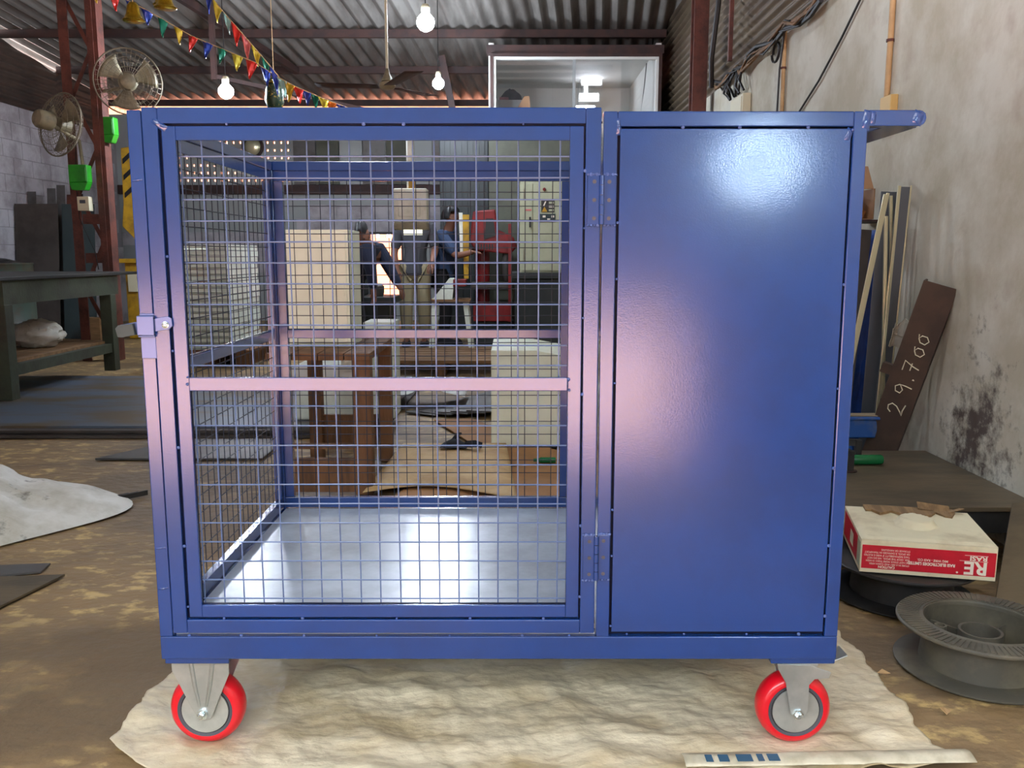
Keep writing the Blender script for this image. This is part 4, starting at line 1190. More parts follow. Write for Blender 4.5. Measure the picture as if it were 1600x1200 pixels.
# gold bells hung from the roof
def bell(label, x, y, z, s):
    t = thing('paper_bell', label, 'bell ornament', (x, y, z), group='gold bells under the roof')
    G().lathe([(0.006 * s, .11 * s), (.022 * s, .105 * s), (.035 * s, .085 * s), (.042 * s, .04 * s), (.055 * s, .012 * s), (.068 * s, 0), (.060 * s, -.006 * s)], 20, Matrix.Translation((x, y, z))).build('bell', 'gold', t, smooth=True)
    G().tube([(x, y, z + .1 * s), (x, y, roof_z(y))], 0.003, 5).build('cord', 'conduit', t)
bell('gold foil bell hanging nearest the red column', -2.33, 4.0, 2.40, 1.0)
bell('gold foil bell cut by the top edge beside the flags', -2.13, 4.0, 2.475, 1.0)
bell('gold foil bell hanging between the other two, higher up', -2.25, 4.25, 2.56, .8)

# ================================================================ lamps, fan and flags under the roof
def led_bulb(label, x, y, z, r):
    t = thing('led_bulb', label, 'lamp', (x, y, z), group='round LED bulbs under the roof')
    G().lathe([(r * .15, -r), (r * .6, -r * .8), (r * .92, -r * .4), (r, 0), (r * .9, r * .4), (r * .6, r * .75), (r * .45, r * .9)], 20, Matrix.Translation((x, y, z))).build('globe', 'led', t, smooth=True)
    G().lathe([(r * .46, r * .9), (r * .5, r * 1.6), (r * .35, r * 1.9)], 14, Matrix.Translation((x, y, z))).build('holder', 'cream_plastic', t, smooth=True)
    G().tube([(x, y, z + r * 1.85), (x, y, roof_z(y))], 0.005, 5).build('cord', 'cable', t)
led_bulb('brightest round LED bulb near the top edge, right of the ceiling fan', -0.724, 6.0, 2.90, 0.075)
led_bulb('small LED bulb hanging low between the fan and the office window', -0.78, 7.9, 2.77, 0.062)
led_bulb('round LED bulb glowing at left over the trolley door', -2.617, 6.6, 2.453, 0.068)
led_bulb('LED bulb hung high over the front of the trolley', -0.9, -0.9, 3.45, 0.06)  # out of view, added to brighten the trolley front and floor
led_bulb('LED bulb hung high over the low steel table', 0.75, 1.7, 3.4, 0.06)  # out of view, added to light the deck, right wall and table
# flood lamp by the entrance, behind the camera
t = thing('flood_lamp', 'square LED flood lamp on the front wall beside the entrance', 'lamp', (1.18, YFW, 1.32))
G().box(1.07, 1.29, YFW, YFW + 0.06, 1.32, 1.50).build('housing', 'black_steel', t)
G().box(1.085, 1.275, YFW + 0.06, YFW + 0.064, 1.335, 1.485).build('lens', 'led_flood', t)

t = thing('ceiling_fan', 'beige ceiling fan hanging on a long rod over the trolley', 'fan', (-0.99, 5.5, 2.27))
G().tube([(-0.985, 5.5, 2.38), (-0.985, 5.5, roof_z(5.5))], 0.011, 8).build('rod', 'cream_plastic', t, smooth=True)
G().lathe([(0.013, 0.14), (0.022, 0.10), (0.045, 0.055), (0.05, 0.045), (0.042, 0.04)], 20, Matrix.Translation((-0.985, 5.5, 2.285))).build('canopy', 'fan_body', t, smooth=True)
G().lathe([(0.03, 0.045), (0.062, 0.035), (0.066, 0.01), (0.05, -0.01), (0.02, -0.018)], 24, Matrix.Translation((-0.985, 5.5, 2.282))).build('motor', 'fan_body', t, smooth=True)
for k in range(3):
    a0 = rad(178 + 120 * k)
    def bf(u, v):
        r = 0.07 + 0.50 * u
        w = 0.055 + .02 * u
        p = Vector((r * math.cos(a0), r * math.sin(a0), 0)) + Vector((-math.sin(a0), math.cos(a0), 0)) * (v - .5) * w * 2
        return (-0.985 + p.x, 5.5 + p.y, 2.29 + 0.012 * (v - .5) + 0.014 * u)
    G().sheet(bf, 6, 3).build('blade', 'rust_dark', t, smooth=True, solid=0.003)

def bunting(label, pts, cols, size, seed, tail=()):
    t = thing('flag_bunting', label, 'bunting', pts[0], group='flag buntings under the roof')
    G().tube(list(pts) + list(tail), 0.004, 5).build('string', 'conduit', t, smooth=True)
    P = [Vector(p) for p in pts]
    L = [0.0]
    for a, b in zip(P, P[1:]):
        L.append(L[-1] + (b - a).length)
    rn = random.Random(seed)
    n = len(cols)
    for k, c in enumerate(cols):
        s = L[-1] * (k + .5) / n
        i = max(j for j in range(len(L) - 1) if L[j] <= s)
        f = (s - L[i]) / (L[i + 1] - L[i])
        p = P[i].lerp(P[i + 1], f)
        d = (P[i + 1] - P[i]).normalized()
        w = size * rn.uniform(.8, 1.1)
        h = size * rn.uniform(1.1, 1.6)
        sw = Vector((rn.uniform(-.02, .02), rn.uniform(-.05, .05), 0))
        def ff(u, v):
            k2 = (1 - v * .92)
            q = p + d * (u - .5) * w * k2 + Vector((0, 0, -h * v)) + sw * v
            return q + Vector((0, 0.012 * math.sin(u * 6 + v * 4 + seed), 0))
        G().sheet(ff, 4, 5).build('flag', c, t, smooth=True, solid=0.001)
FL = ['flag_gold', 'flag_red', 'flag_blue', 'flag_blue', 'flag_green', 'flag_gold', 'flag_red', 'flag_blue', 'flag_green', 'flag_yellow', 'flag_red', 'flag_blue']
bunting('lower string of small coloured foil flags starting by the gold bells', [(-3.35, 5.6, 3.12), (-2.95, 5.8, 2.93), (-2.69, 6.0, 2.79), (-2.42, 6.0, 2.68), (-2.16, 6.0, 2.575), (-2.03, 6.0, 2.49)], FL, 0.10, 1)
FL = ['flag_blue', 'flag_yellow', 'flag_silver', 'flag_red', 'flag_pink', 'flag_yellow', 'flag_green', 'flag_blue']
bunting('upper string of glittering flags dropping steeply from the roof', [(-2.62, 6.15, 3.23), (-2.47, 6.15, 3.03), (-2.33, 6.15, 2.87), (-2.20, 6.15, 2.72), (-2.09, 6.15, 2.59), (-2.01, 6.15, 2.49)], FL, 0.125, 3)
FL = ['flag_silver', 'flag_gold', 'flag_red', 'flag_blue', 'flag_green', 'flag_yellow', 'flag_orange', 'flag_blue']
bunting('short string of flags running down to the right towards the ceiling fan', [(-1.98, 6.0, 2.46), (-1.85, 6.0, 2.39), (-1.70, 6.0, 2.325), (-1.55, 6.0, 2.265), (-1.42, 6.0, 2.22)], FL, 0.095, 5, [(-1.2, 6.02, 2.13), (-0.87, 6.06, 2.07)])
t = thing('foil_ornament', 'dark green and gold foil ornament hanging where the flag strings meet', 'ornament', (-2.10, 6.32, 2.24))
G().lathe([(0.01, .26), (.05, .22), (.075, .14), (.085, .04), (.06, -.03), (.02, -.07)], 14, Matrix.Translation((-2.10, 6.32, 2.275))).build('pouch', 'green_pouch', t, smooth=True)
G().lathe([(0.05, 0.0), (.078, .012), (.05, .03)], 14, Matrix.Translation((-2.10, 6.32, 2.455))).build('band', 'gold', t, smooth=True)
G().tube([(-2.10, 6.32, 2.52), (-2.10, 6.32, 3.80)], 0.003, 5).build('cord', 'conduit', t)
# exhaust fan set in the ventilator
t = thing('exhaust_fan', 'round bright metal exhaust fan in the barred ventilator', 'fan', (-3.80, YB, 2.52))
Mx = Matrix.Translation((-3.80, YB + .02, 2.54)) @ Matrix.Rotation(rad(90), 4, 'X')
G().lathe([(0.125, 0.0), (0.155, 0.0), (0.155, 0.05), (0.135, 0.06), (0.125, 0.05)], 32, Mx, close=False).build('ring', 'rust_dark', t, smooth=True)
G().lathe([(0.125, 0.02), (0.10, 0.05), (0.05, 0.065), (0.02, 0.07)], 28, Mx).build('dome', 'alu_bright', t, smooth=True)

# ================================================================ workshop floor seen through the cage
# folded panels stacked on a pallet
t = thing('pallet', 'dark wooden pallet under the pale folded panels', 'pallet', (-2.75, 6.3, 0))
for i in range(5):
    G().box(-3.0 + i * .15, -2.88 + i * .15, 5.9, 6.9, 0.12, 0.15).build('plank', 'wood', t)
for x in (-2.98, -2.70, -2.42):
    G().box(x, x + .08, 5.9, 6.9, 0.0, 0.12).build('bearer', 'wood', t)
pm = G().box(-0.24, 0.24, -0.45, 0.45, 0.0, 0.006).box(-0.24, -0.234, -0.45, 0.45, 0.006, 0.046).box(0.234, 0.24, -0.45, 0.45, 0.006, 0.046).box(-0.234, 0.234, -0.45, -0.444, 0.012, 0.046).mesh('folded_panel')
pm.materials.append(MATS['white_panel'])
PN = ['lowest'] + [w + ' from the bottom' for w in ('second', 'third', 'fourth', 'fifth', 'sixth', 'seventh', 'eighth')] + ['middle one'] + [w + ' from the top' for w in ('eighth', 'seventh', 'sixth', 'fifth', 'fourth', 'third', 'second')] + ['topmost']
for i in range(17):
    o = tag(place('folded_panel', pm), 'pale folded metal panel in the tall pallet stack, %s' % PN[i], 'metal panel', 'folded panels on the pallet')
    o.location = (-2.70 + RN.uniform(-.012, .012), 6.37 + RN.uniform(-.012, .012), 0.151 + i * 0.054)
# wooden stand with cream cabinet
t = thing('wooden_stand', 'rough brown wooden stand behind the cage', 'stand', (-0.77, 2.1, 0))
for (x, y, w) in ((-0.605, 1.885, .072), (-0.925, 1.885, .05), (-0.60, 2.46, .06), (-0.93, 2.46, .06)):
    G().box(x - w / 2, x + w / 2, y - .03, y + .03, 0, 0.555).build('leg', 'wood', t, bevel=.002)
for i in range(4):
    G().box(-0.985 + .105 * i, -0.885 + .105 * i, 1.85, 2.50, 0.5555, 0.583).build('plank', 'wood', t)
G().box(-0.90, -0.641, 1.862, 1.885, 0.01, 0.15).build('front_board', 'wood', t)
G().box(-0.90, -0.641, 2.46, 2.485, 0.06, 0.22).build('rear_board', 'wood', t)
G().box(-0.90, -0.641, 1.862, 1.885, 0.19, 0.21).build('rail', 'wood', t)
t = thing('cream_cabinet', 'tall cream sheet-metal cabinet standing on the wooden stand', 'cabinet', (-0.82, 2.2, 0.583))
G().box(-0.965, -0.69, 2.10, 2.38, 0.5835, 1.078).build('body', 'cream_panel', t, bevel=.003)
G().box(-0.955, -0.70, 2.094, 2.10, 0.60, 1.065).build('door', 'cream_panel', t, bevel=.002)
G().box(-0.725, -0.71, 2.088, 2.094, 0.80, 0.86).build('handle', 'cream_panel', t)
t = thing('wrapped_panel_box', 'white wrapped box under the wooden stand', 'box', (-1.05, 3.3, 0.05))
G().box(-1.225, -0.885, 3.2, 3.5, 0.0505, 0.36).build('box', 'white_panel', t, bevel=.012)
G().box(-1.23, -0.88, 3.19, 3.2, 0.30, 0.365).build('tape', 'office_white', t)
tag(G().sheet(lambda u, v: (-.95 + .16 * u + .01 * fbm(u * 5, v * 5), 3.17 + .02 * fbm(u * 4, v * 9, 2), 0.36 + .18 * v), 8, 8).build('plastic_wrap', 'offwhite', None, solid=.002), 'torn clear plastic wrap hanging over the white wrapped box', 'plastic wrap')
t = thing('white_case', 'narrow white metal case standing right of the wooden stand', 'case', (-0.74, 3.3, 0.05))
G().box(-0.835, -0.665, 3.25, 3.5, 0.0505, 0.60).build('body', 'white_panel', t, bevel=.004)
G().box(-0.825, -0.675, 3.244, 3.25, 0.07, 0.585).build('lid', 'white_panel', t, bevel=.002)
t = thing('cream_crate', 'large cream box at the right behind the cage', 'box', (0.06, 3.0, 0))
G().prism([(-0.105, 0.012), (0.34, 0.012), (0.34, 0.462), (0.12, 0.502), (-0.105, 0.502)], 'y', 2.7, 3.3).build('body', 'cream_panel', t, bevel=.004)
# floor sheets: fanned grey plates, cardboard, kraft paper
for i in range(5):
    a = rad(58 + i * 5)
    m = Matrix.Translation((-0.24 + .05 * i, 4.15, 0.004 + .0075 * i)) @ Matrix.Rotation(a, 4, 'Z')
    q = G().box(-0.62, 0.62, -0.11, 0.11, 0, 0.007)
    tag(G().add([m @ Vector(p) for p in q.v], q.f).build('grey_plate', 'steel_sheet'), 'grey plate in the fan behind the cage, %s' % ('lowest of the five', 'second from below', 'middle one', 'second from the top', 'uppermost of the five')[i], 'steel plate', 'fanned grey plates')
tag(G().sheet(lambda u, v: (-0.78 + .48 * u, 3.80 + .40 * v + .05 * u, 0.075 + .03 * fbm(u * 3, v * 3, 4) + .05 * math.sin(math.pi * u)), 16, 12).build('white_paper', 'office_white', None, smooth=True, solid=.001), 'rumpled white paper sheet lying over the grey plates', 'paper')
tag(G().prism([(-0.46, 3.42), (-0.24, 3.46), (0.42, 2.25), (0.42, 1.96), (0.10, 2.12), (-0.16, 2.66)], 'z', 0.006, 0.011).build('cardboard_sheet', 'cardboard'), 'long flattened cardboard running back beside the cream box', 'cardboard')
tag(G().prism([(-0.50, 1.70), (0.45, 1.70), (0.45, 2.06), (0.08, 2.24), (-0.30, 2.34)], 'z', 0.0115, 0.0165).build('cardboard_sheet', 'cardboard'), 'flattened cardboard on the floor nearest the cage back', 'cardboard')
def kraft(u, v):
    x = -0.55 + 0.52 * u + .10 * (1 - v) * (u - .5)
    y = 1.78 + 0.92 * v + .10 * math.sin(u * 4) * (1 - v)
    e = min(1, 8 * min(u, 1 - u, v, 1 - v))
    return (x, y, 0.03 + .02 * e * (.6 + crumple(x * .7, y * .7, 5.0)))
tag(G().sheet(kraft, 40, 40).build('kraft_paper', 'kraft', None, smooth=True, solid=.001), 'crumpled kraft paper spread over the cardboard', 'paper')
t = thing('black_glove', 'black work glove lying on the kraft paper', 'glove', (-0.28, 2.5, 0.06))
G().sheet(lambda u, v: (-.345 + .13 * u, 2.46 + .09 * v, .058 + .035 * math.sin(math.pi * u) * math.sin(math.pi * v) ** .6 + .006 * fbm(u * 5, v * 5)), 14, 8).build('palm', 'cloth_black', t, smooth=True)
for k in range(4):
    G().tube([(-.225, 2.475 + .02 * k, .068), (-.18, 2.465 + .024 * k, .072), (-.145, 2.462 + .026 * k, .062)], [.010, .009, .006], 6).build('finger', 'cloth_black', t, smooth=True)
G().tube([(-.29, 2.55, .075), (-.27, 2.575, .10), (-.25, 2.56, .108)], [.011, .010, .007], 6).build('thumb', 'cloth_black', t, smooth=True)
tag(G().lathe([(0.007, 0), (0.007, 0.02), (0.014, 0.035), (0.014, 0.10), (0.012, 0.104)], 14, Matrix.Translation((0.10, 2.35, 0.026)) @ Matrix.Rotation(rad(90), 4, 'Y')).build('green_bottle', 'glass_green', None, smooth=True), 'small green bottle lying on the cardboard before the cream box', 'bottle')
# low wooden pallet farther back
t = thing('pallet', 'worn wooden pallet on the floor behind the grey plates', 'pallet', (-0.55, 5.8, 0))
for i in range(6):
    G().box(-1.1, -0.05, 5.35 + i * .17, 5.49 + i * .17, 0.10, 0.125).build('plank', 'wood_pale', t)
for x in (-1.08, -0.62, -0.15):
    G().box(x, x + .08, 5.35, 6.34, 0.0, 0.10).build('bearer', 'wood', t)
# machine table where the men work
t = thing('machine_table', 'black machine bed beside the bending worker', 'machine', (-1.3, 7.2, 0))
G().box(-1.75, -1.22, 6.95, 7.5, 0.0, 0.50).build('base', 'machine_dark', t, bevel=.01)
G().box(-1.82, -1.16, 6.9, 7.55, 0.50, 0.56).build('bed', 'machine_dark', t, bevel=.006)
G().box(-1.72, -1.5, 7.1, 7.5, 0.56, 1.15).build('head', 'machine_dark', t, bevel=.02)
G().lathe([(0.05, 0), (0.06, .04), (.06, .1), (.03, .13)], 16, Matrix.Translation((-1.35, 7.15, .56))).build('chuck', 'steel_sheet', t, smooth=True)
t = thing('work_trestle', 'small pale work table with splayed white legs', 'table', (-0.60, 7.2, 0))
G().box(-0.82, -0.42, 7.05, 7.4, 0.50, 0.53).build('top', 'wood_pale', t)
for (x, dx) in ((-0.78, -.04), (-0.47, .06)):
    for y in (7.09, 7.36):
        G().bar((x + dx, y, 0), (x, y, 0.50), .045, .03, (0, 1, 0)).build('leg', 'white_panel', t)
t = thing('red_tray', 'white folded sheet with a red tray on the work table', 'tray', (-0.68, 7.2, .53))
G().prism([(-0.80, .531), (-0.60, .531), (-0.58, .74), (-0.63, .74)], 'y', 7.1, 7.3).build('sheet', 'white_panel', t)
G().box(-0.59, -0.46, 7.08, 7.3, 0.66, 0.73).build('tray', 'red_paint', t, bevel=.006)
G().box(-0.57, -0.55, 7.1, 7.28, 0.531, 0.66).build('prop', 'red_paint', t)
# red drilling machine
t = thing('drill_press', 'red radial drilling machine with yellow guard beside the blue-shirted man', 'machine', (-0.2, 8.0, 0))
G().box(-0.42, 0.02, 7.80, 8.2, 0.0, 0.26).build('base', 'machine_dark', t, bevel=.01)
G().box(-0.42, -0.02, 7.74, 7.80, 0.26, 0.45).build('drawer', 'red_paint', t, bevel=.008)
G().lathe([(0.08, 0.26), (0.08, 1.42)], 20, Matrix.Translation((-0.33, 8.1, 0))).build('column', 'red_paint', t, smooth=True)
q = [(-0.46, 1.12), (-0.42, 1.44), (-0.18, 1.46), (-0.16, 1.25), (0.02, 1.16), (0.06, 1.06), (-0.02, 0.98), (-0.20, 1.0), (-0.40, 1.02)]
G().prism(q, 'y', 7.86, 8.02).build('head', 'red_paint', t, bevel=.015)
G().prism([(-0.30, 1.14), (-0.28, 1.36), (-0.20, 1.36), (-0.18, 1.18)], 'y', 7.845, 7.859).build('recess_panel', 'machine_dark', t)
for k in range(7):
    G().box(-0.40 + .03 * k, -0.385 + .03 * k, 7.845, 7.859, 1.03, 1.09).build('vent_slot', 'machine_dark', t)
G().lathe([(0.02, 0.68), (0.045, 0.72), (0.045, 0.99)], 16, Matrix.Translation((-0.06, 7.93, 0))).build('spindle', 'steel_sheet', t, smooth=True)
G().box(-0.44, 0.0, 7.75, 8.1, 0.62, 0.68).build('work_table', 'steel_sheet', t, bevel=.004)
G().box(-0.04, -0.005, 7.70, 7.735, 0.26, 1.30).build('red_post', 'red_paint', t)
G().prism([(-0.52, 0.72), (-0.47, 0.72), (-0.46, 1.40), (-0.53, 1.40)], 'y', 7.80, 7.83).build('guard', 'yellow', t)
G().prism([(-0.56, 1.0), (-0.53, 0.94), (-0.53, 1.42), (-0.57, 1.42)], 'y', 7.80, 7.82).build('guard_edge', 'offwhite', t)
# tall dark machine cabinet behind
t = thing('tall_cabinet', 'tall black-green machine cabinet behind the drilling machine', 'cabinet', (-0.55, 9.0, 0))
G().box(-0.86, -0.28, 8.9, 9.5, 0, 2.4).build('body', 'machine_dark', t, bevel=.01)
for k in range(8):
    G().box(-0.84 + .068 * k, -0.80 + .068 * k, 8.885, 8.9, 0.4, 2.35).build('rib', 'machine_dark', t)
# control cabinet on a dark plinth
t = thing('control_cabinet', 'pale grey-green electrical control cabinet with a warning label', 'control cabinet', (0.3, 7.1, 0.80))
G().box(0.08, 0.56, 7.0, 7.3, 0.80, 1.68).build('body', 'grey_cabinet', t, bevel=.004)
G().box(0.10, 0.20, 6.99, 7.0, 0.82, 1.66).build('door', 'grey_cabinet', t, bevel=.003)
G().box(0.208, 0.54, 6.99, 7.0, 0.82, 1.66).build('door', 'grey_cabinet', t, bevel=.003)
G().box(0.168, 0.185, 6.975, 6.99, 1.24, 1.34).build('handle', 'rubber_black', t)
for z in (0.98, 1.56):
    G().tube([(0.115, 6.985, z - .05), (0.115, 6.985, z + .05)], .006, 6).build('hinge_pin', 'alu', t)
G().box(0.285, 0.415, 6.986, 6.99, 1.385, 1.50).build('warning_label', 'black_steel', t)
G().prism([(0.29, 1.39), (0.345, 1.39), (0.3175, 1.44)], 'y', 6.983, 6.986).build('warning_triangle', 'yellow', t)
G().prism([(0.302, 1.445), (0.316, 1.445), (0.335, 1.49), (0.322, 1.49)], 'y', 6.983, 6.986).build('warning_arrow', 'ink_white', t)
for k in range(3):
    G().box(0.36, 0.408, 6.983, 6.986, 1.395 + .036 * k, 1.415 + .036 * k).build('label_line', 'ink_white' if k == 1 else 'grey_cabinet', t)
G().box(0.27, 0.425, 6.986, 6.99, 1.29, 1.37).build('name_plate', 'sheet_green', t)
for (x, z) in ((.30, 1.335), (.345, 1.305), (.385, 1.335)):
    G().box(x, x + .028, 6.983, 6.986, z, z + .02).build('plate_mark', 'ink_white', t)
G().box(0.13, 0.19, 6.986, 6.99, 1.40, 1.415).build('red_mark', 'flag_pink', t)
G().lathe([(0.016, 0), (0.016, .012), (.01, .02)], 12, Matrix.Translation((0.315, 6.99, 1.605)) @ Matrix.Rotation(rad(90), 4, 'X')).build('indicator', 'red_paint', t, smooth=True)
t = thing('machine_plinth', 'black machine plinth under the control cabinet', 'machine', (0.25, 7.4, 0))
G().box(0.03, 0.62, 6.98, 7.9, 0.0, 0.74).build('housing', 'machine_dark', t, bevel=.01)
G().box(0.0, 0.65, 6.95, 7.93, 0.74, 0.80).build('top', 'machine_dark', t, bevel=.005)
G().box(0.1, 0.55, 6.965, 6.98, 0.1, 0.65).build('access_panel', 'machine_dark', t, bevel=.004)
# pendant control box on a white pipe
t = thing('pendant_box', 'white pendant control box hanging on a white pipe among the workers', 'control box', (-0.88, 6.0, 1.18))
G().box(-1.02, -0.735, 5.98, 6.16, 1.25, 1.54).build('body', 'offwhite', t, bevel=.01)
G().box(-0.98, -0.79, 5.968, 5.98, 1.30, 1.51).build('cover', 'offwhite', t, bevel=.008)
G().prism([(-1.03, 1.19), (-0.73, 1.19), (-0.735, 1.25), (-1.02, 1.25)], 'y', 5.96, 6.16).build('skirt', 'fan_body', t, bevel=.006)
G().tube([(-0.88, 6.07, 1.54), (-0.88, 6.07, 1.98), (-0.86, 6.07, 2.02), (-0.82, 6.07, 2.04), (1.49, 5.93, 2.04)], 0.035, 14).build('pipe', 'offwhite', t, smooth=True)
G().box(-0.89, -0.84, 6.0, 6.05, 1.54, 1.60).build('elbow', 'yellow', t)
G().box(-0.94, -0.78, 5.99, 6.03, 1.145, 1.19).build('lamp_bar', 'light_bar', t)

# ================================================================ the three workers
def skin_obj(name, nodes, edges, m, parent, root):
    keys = list(nodes)
    me = bpy.data.meshes.new(name)
    me.from_pydata([nodes[k][:3] for k in keys], [(keys.index(a), keys.index(b)) for a, b in edges], [])
    me.materials.append(MATS[m])
    o = bpy.data.objects.new(name, me)
    C.objects.link(o)
    o.modifiers.new('Skin', 'SKIN')
    for i, k in enumerate(keys):
        sv = me.skin_vertices[0].data[i]
        r = nodes[k][3]
        sv.radius = (r, nodes[k][4] if len(nodes[k]) > 4 else r)
        sv.use_root = (k == root)
    sd = o.modifiers.new('Subdivision', 'SUBSURF')
    sd.levels = 1
    sd.render_levels = 2
    o.parent = parent
    if parent is not None:
        o.matrix_parent_inverse = WM(parent).inverted()
    return o

def worker(label, pelvis, chest, neck, head, face, lhand, rhand, lfoot, rfoot, lelbow, relbow, lknee, rknee, side, shirt, trousers, long_sleeves=False):
    """side: unit vector to the figure's left; face: unit vector the face looks along"""
    V = Vector
    pelvis, chest, neck, head, face, side = map(V, (pelvis, chest, neck, head, face, side))
    t = thing('person', label, 'person', ((lfoot[0] + rfoot[0]) / 2, (lfoot[1] + rfoot[1]) / 2, 0))
    up = (chest - pelvis).normalized()
    N = {}
    def n(k, p, r, r2=None):
        N[k] = tuple(p) + ((r, r2) if r2 else (r,))
    n('pelvis', pelvis, .10); n('waist', pelvis.lerp(chest, .45), .095); n('chest', chest, .11); n('neck', neck, .052)
    n('jaw', head - V((0, 0, .045)) + face * .015, .066); n('head', head + V((0, 0, .03)), .086); n('crown', head + V((0, 0, .085)), .05)
    n('nose', head + face * .098, .012)
    n('earl', head + side * .086, .012); n('earr', head - side * .086, .012)
    E_ = [('pelvis', 'waist'), ('waist', 'chest'), ('chest', 'neck'), ('neck', 'jaw'), ('jaw', 'head'), ('head', 'crown'), ('head', 'nose'), ('head', 'earl'), ('head', 'earr')]
    for s, hd, el, kn, ft, q in ((1, V(lhand), V(lelbow), V(lknee), V(lfoot), 'l'), (-1, V(rhand), V(relbow), V(rknee), V(rfoot), 'r')):
        sh = chest + side * s * .165 + up * .10
        n('sh' + q, sh, .058); n('el' + q, el, .042); n('wr' + q, el.lerp(hd, .86), .029); n('pa' + q, hd, .032, .018)
        E_ += [('chest', 'sh' + q), ('sh' + q, 'el' + q), ('el' + q, 'wr' + q), ('wr' + q, 'pa' + q)]
        d = (hd - el).normalized()
        a = d.cross(V((0, 0, 1))).normalized()
        b = a.cross(d)
        for k in range(4):
            ln = (.066, .078, .072, .056)[k]
            base = hd + d * .035 + a * (k - 1.5) * .019
            n('f%d1' % k + q, base, .0085); n('f%d2' % k + q, base + d * ln * .5 - b * .012, .008); n('f%d3' % k + q, base + d * ln * .85 - b * .035, .007)
            E_ += [('pa' + q, 'f%d1' % k + q), ('f%d1' % k + q, 'f%d2' % k + q), ('f%d2' % k + q, 'f%d3' % k + q)]
        n('t1' + q, hd - a * .034 * 1 + d * .0, .010); n('t2' + q, hd - a * .05 + d * .035 - b * .01, .009)
        E_ += [('pa' + q, 't1' + q), ('t1' + q, 't2' + q)]
        hp = pelvis + side * s * .085 - V((0, 0, .05))
        n('hp' + q, hp, .085); n('kn' + q, kn, .055); n('ca' + q, kn.lerp(ft, .3), .052); n('an' + q, ft + V((0, 0, .075)), .036)
        n('toe' + q, ft + V((face.x, face.y, 0)).normalized() * .16 + V((0, 0, .035)), .03)
        E_ += [('pelvis', 'hp' + q), ('hp' + q, 'kn' + q), ('kn' + q, 'ca' + q), ('ca' + q, 'an' + q), ('an' + q, 'toe' + q)]
    skin_obj('body', N, E_, 'skin', t, 'pelvis')
    def sub(keys, grow, extra=()):
        return {k: N[k][:3] + tuple(r + grow for r in N[k][3:]) for k in keys}
    ks = ['pelvis', 'waist', 'chest', 'shl', 'shr', 'ell', 'elr']
    S_ = sub(ks, .034 if long_sleeves else .02)
    S_['col'] = tuple(chest.lerp(neck, .75)) + (.10 if long_sleeves else .075,)
    S_['pelvis'] = tuple(pelvis) + (.15,)
    S_['hem'] = tuple(pelvis - up * .07) + (.165,)
    S_['hem2'] = tuple(pelvis - up * .12) + (.16,)
    for q in 'lr':
        e0, s0 = V(N['el' + q][:3]), V(N['sh' + q][:3])
        S_['el' + q] = tuple(s0.lerp(e0, .95)) + (.058,)
    sl = []
    if long_sleeves:
        for q in 'lr':
            S_['wr' + q] = N['wr' + q][:3] + (.042,)
            sl.append(('el' + q, 'wr' + q))
    skin_obj('shirt', S_, sl + [('hem2', 'hem'), ('hem', 'pelvis'), ('pelvis', 'waist'), ('waist', 'chest'), ('chest', 'col'), ('chest', 'shl'), ('chest', 'shr'), ('shl', 'ell'), ('shr', 'elr')], shirt, t, 'chest')
    ks = ['pelvis', 'hpl', 'hpr', 'knl', 'knr', 'cal', 'car', 'anl', 'anr']
    skin_obj('trousers', sub(ks, .022), [('pelvis', 'hpl'), ('pelvis', 'hpr')] + [(a + q, b + q) for q in 'lr' for a, b in (('hp', 'kn'), ('kn', 'ca'), ('ca', 'an'))], trousers, t, 'pelvis')
    for q in 'lr':
        p0, p1 = V(N['an' + q][:3]), V(N['toe' + q][:3])
        m_ = (p0 + p1) / 2
        a = math.atan2(p1.y - p0.y, p1.x - p0.x)
        mm = Matrix.Translation((m_.x, m_.y, 0.0)) @ Matrix.Rotation(a, 4, 'Z')
        g_ = G().sheet(lambda u, v: mm @ V((.15 * math.cos(2 * math.pi * u) * math.cos(math.pi * v / 2) ** .4 + .0, .05 * math.sin(2 * math.pi * u) * math.cos(math.pi * v / 2) ** .4, .002 + .075 * v * (1 - .25 * math.cos(2 * math.pi * u)))), 18, 6)
        g_.build('shoe', 'cloth_black', t, smooth=True)
    hm = Matrix.Translation(head + V((0, 0, .048)) - face * .012)
    sd = side
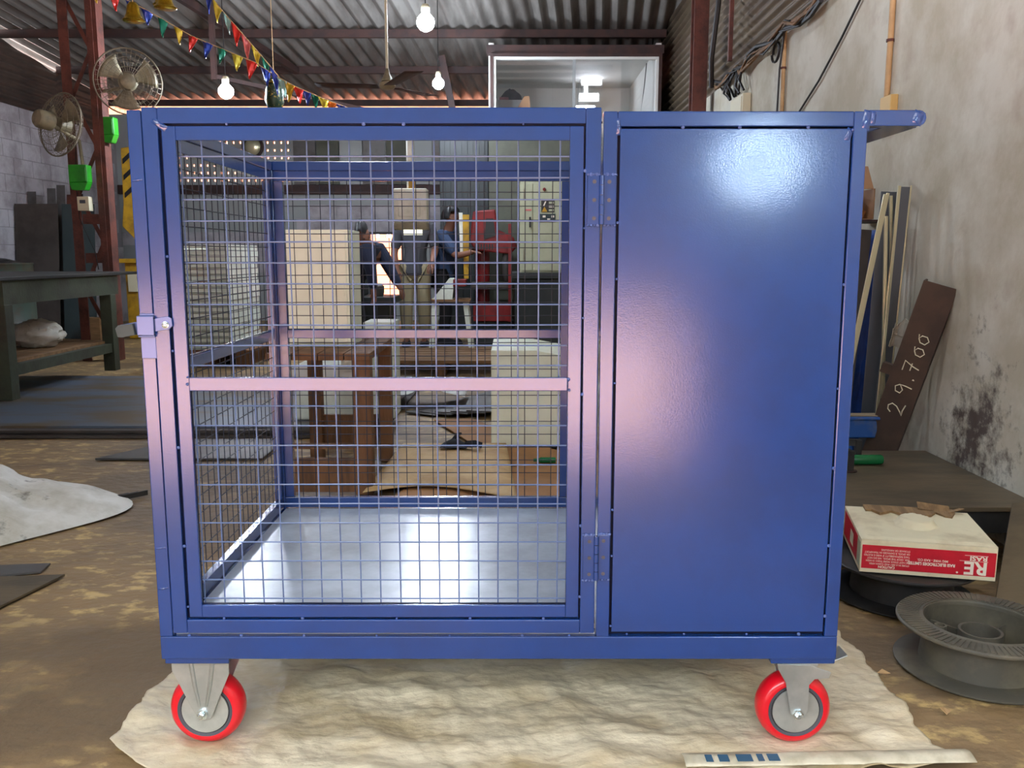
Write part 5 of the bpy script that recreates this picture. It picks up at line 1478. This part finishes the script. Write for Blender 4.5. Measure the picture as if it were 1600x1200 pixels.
    def hairf(u, v):
        a, b = 2 * math.pi * u, math.pi * .5 * v
        k = 1 + .05 * fbm(u * 8, v * 6)
        dvec = face * math.cos(a) + sd * math.sin(a)
        low = -.055 if math.cos(a) < .35 else .02
        return hm @ (dvec * (.104 * k * math.cos(b)) + V((0, 0, low * (1 - v) + .088 * math.sin(b) * k)))
    G().sheet(hairf, 28, 10).build('hair', 'hair', t, smooth=True)
    for s in (1, -1):
        G().lathe([(.010, 0), (.008, .005), (.003, .008)], 8, Matrix.Translation(head + face * .078 + sd * s * .033 + V((0, 0, .012))) @ face.to_track_quat('Z', 'Y').to_matrix().to_4x4()).build('eye', 'hair', t, smooth=True)
    return t
# standing man with his head behind the pendant box
worker('man in a grey shirt and khaki trousers standing behind the white pendant box',
       (-1.04, 7.75, .86), (-1.03, 7.75, 1.16), (-1.02, 7.74, 1.36), (-1.01, 7.72, 1.47), (0, -1, 0),
       (-0.85, 7.52, .86), (-1.20, 7.50, .78), (-0.95, 7.77, 0), (-1.14, 7.74, 0), (-0.82, 7.72, 1.02), (-1.26, 7.70, 1.0), (-0.95, 7.72, .46), (-1.14, 7.70, .46), (1, 0, 0), 'cloth_grey', 'cloth_khaki')
# man in a blue shirt reaching to the drilling machine
worker('dark-haired man in a blue shirt leaning right towards the red drilling machine',
       (-0.78, 8.02, .78), (-0.73, 8.0, 1.08), (-0.69, 7.98, 1.27), (-0.665, 7.97, 1.37), (0.96, -.28, 0),
       (-0.40, 8.02, 1.02), (-0.42, 7.66, 1.0), (-0.78, 8.13, 0), (-0.76, 7.90, 0), (-0.58, 8.16, .98), (-0.60, 7.78, .96), (-0.74, 8.12, .42), (-0.72, 7.90, .42), (0.28, .96, 0), 'cloth_blue', 'cloth_black')
# man bent forward over the machine bed
worker('man in dark navy clothes bending forward with his arm stretched down to the right',
       (-1.560, 6.60, .74), (-1.350, 6.52, .94), (-1.340, 6.44, 1.08), (-1.370, 6.40, 1.15), (0.5, -.6, -.6),
       (-1.045, 6.52, .66), (-1.260, 6.32, .62), (-1.580, 6.74, 0), (-1.520, 6.48, 0), (-1.140, 6.56, .83), (-1.280, 6.30, .84), (-1.480, 6.74, .40), (-1.420, 6.46, .40), (0.3, .95, 0), 'cloth_navy', 'cloth_black', True)
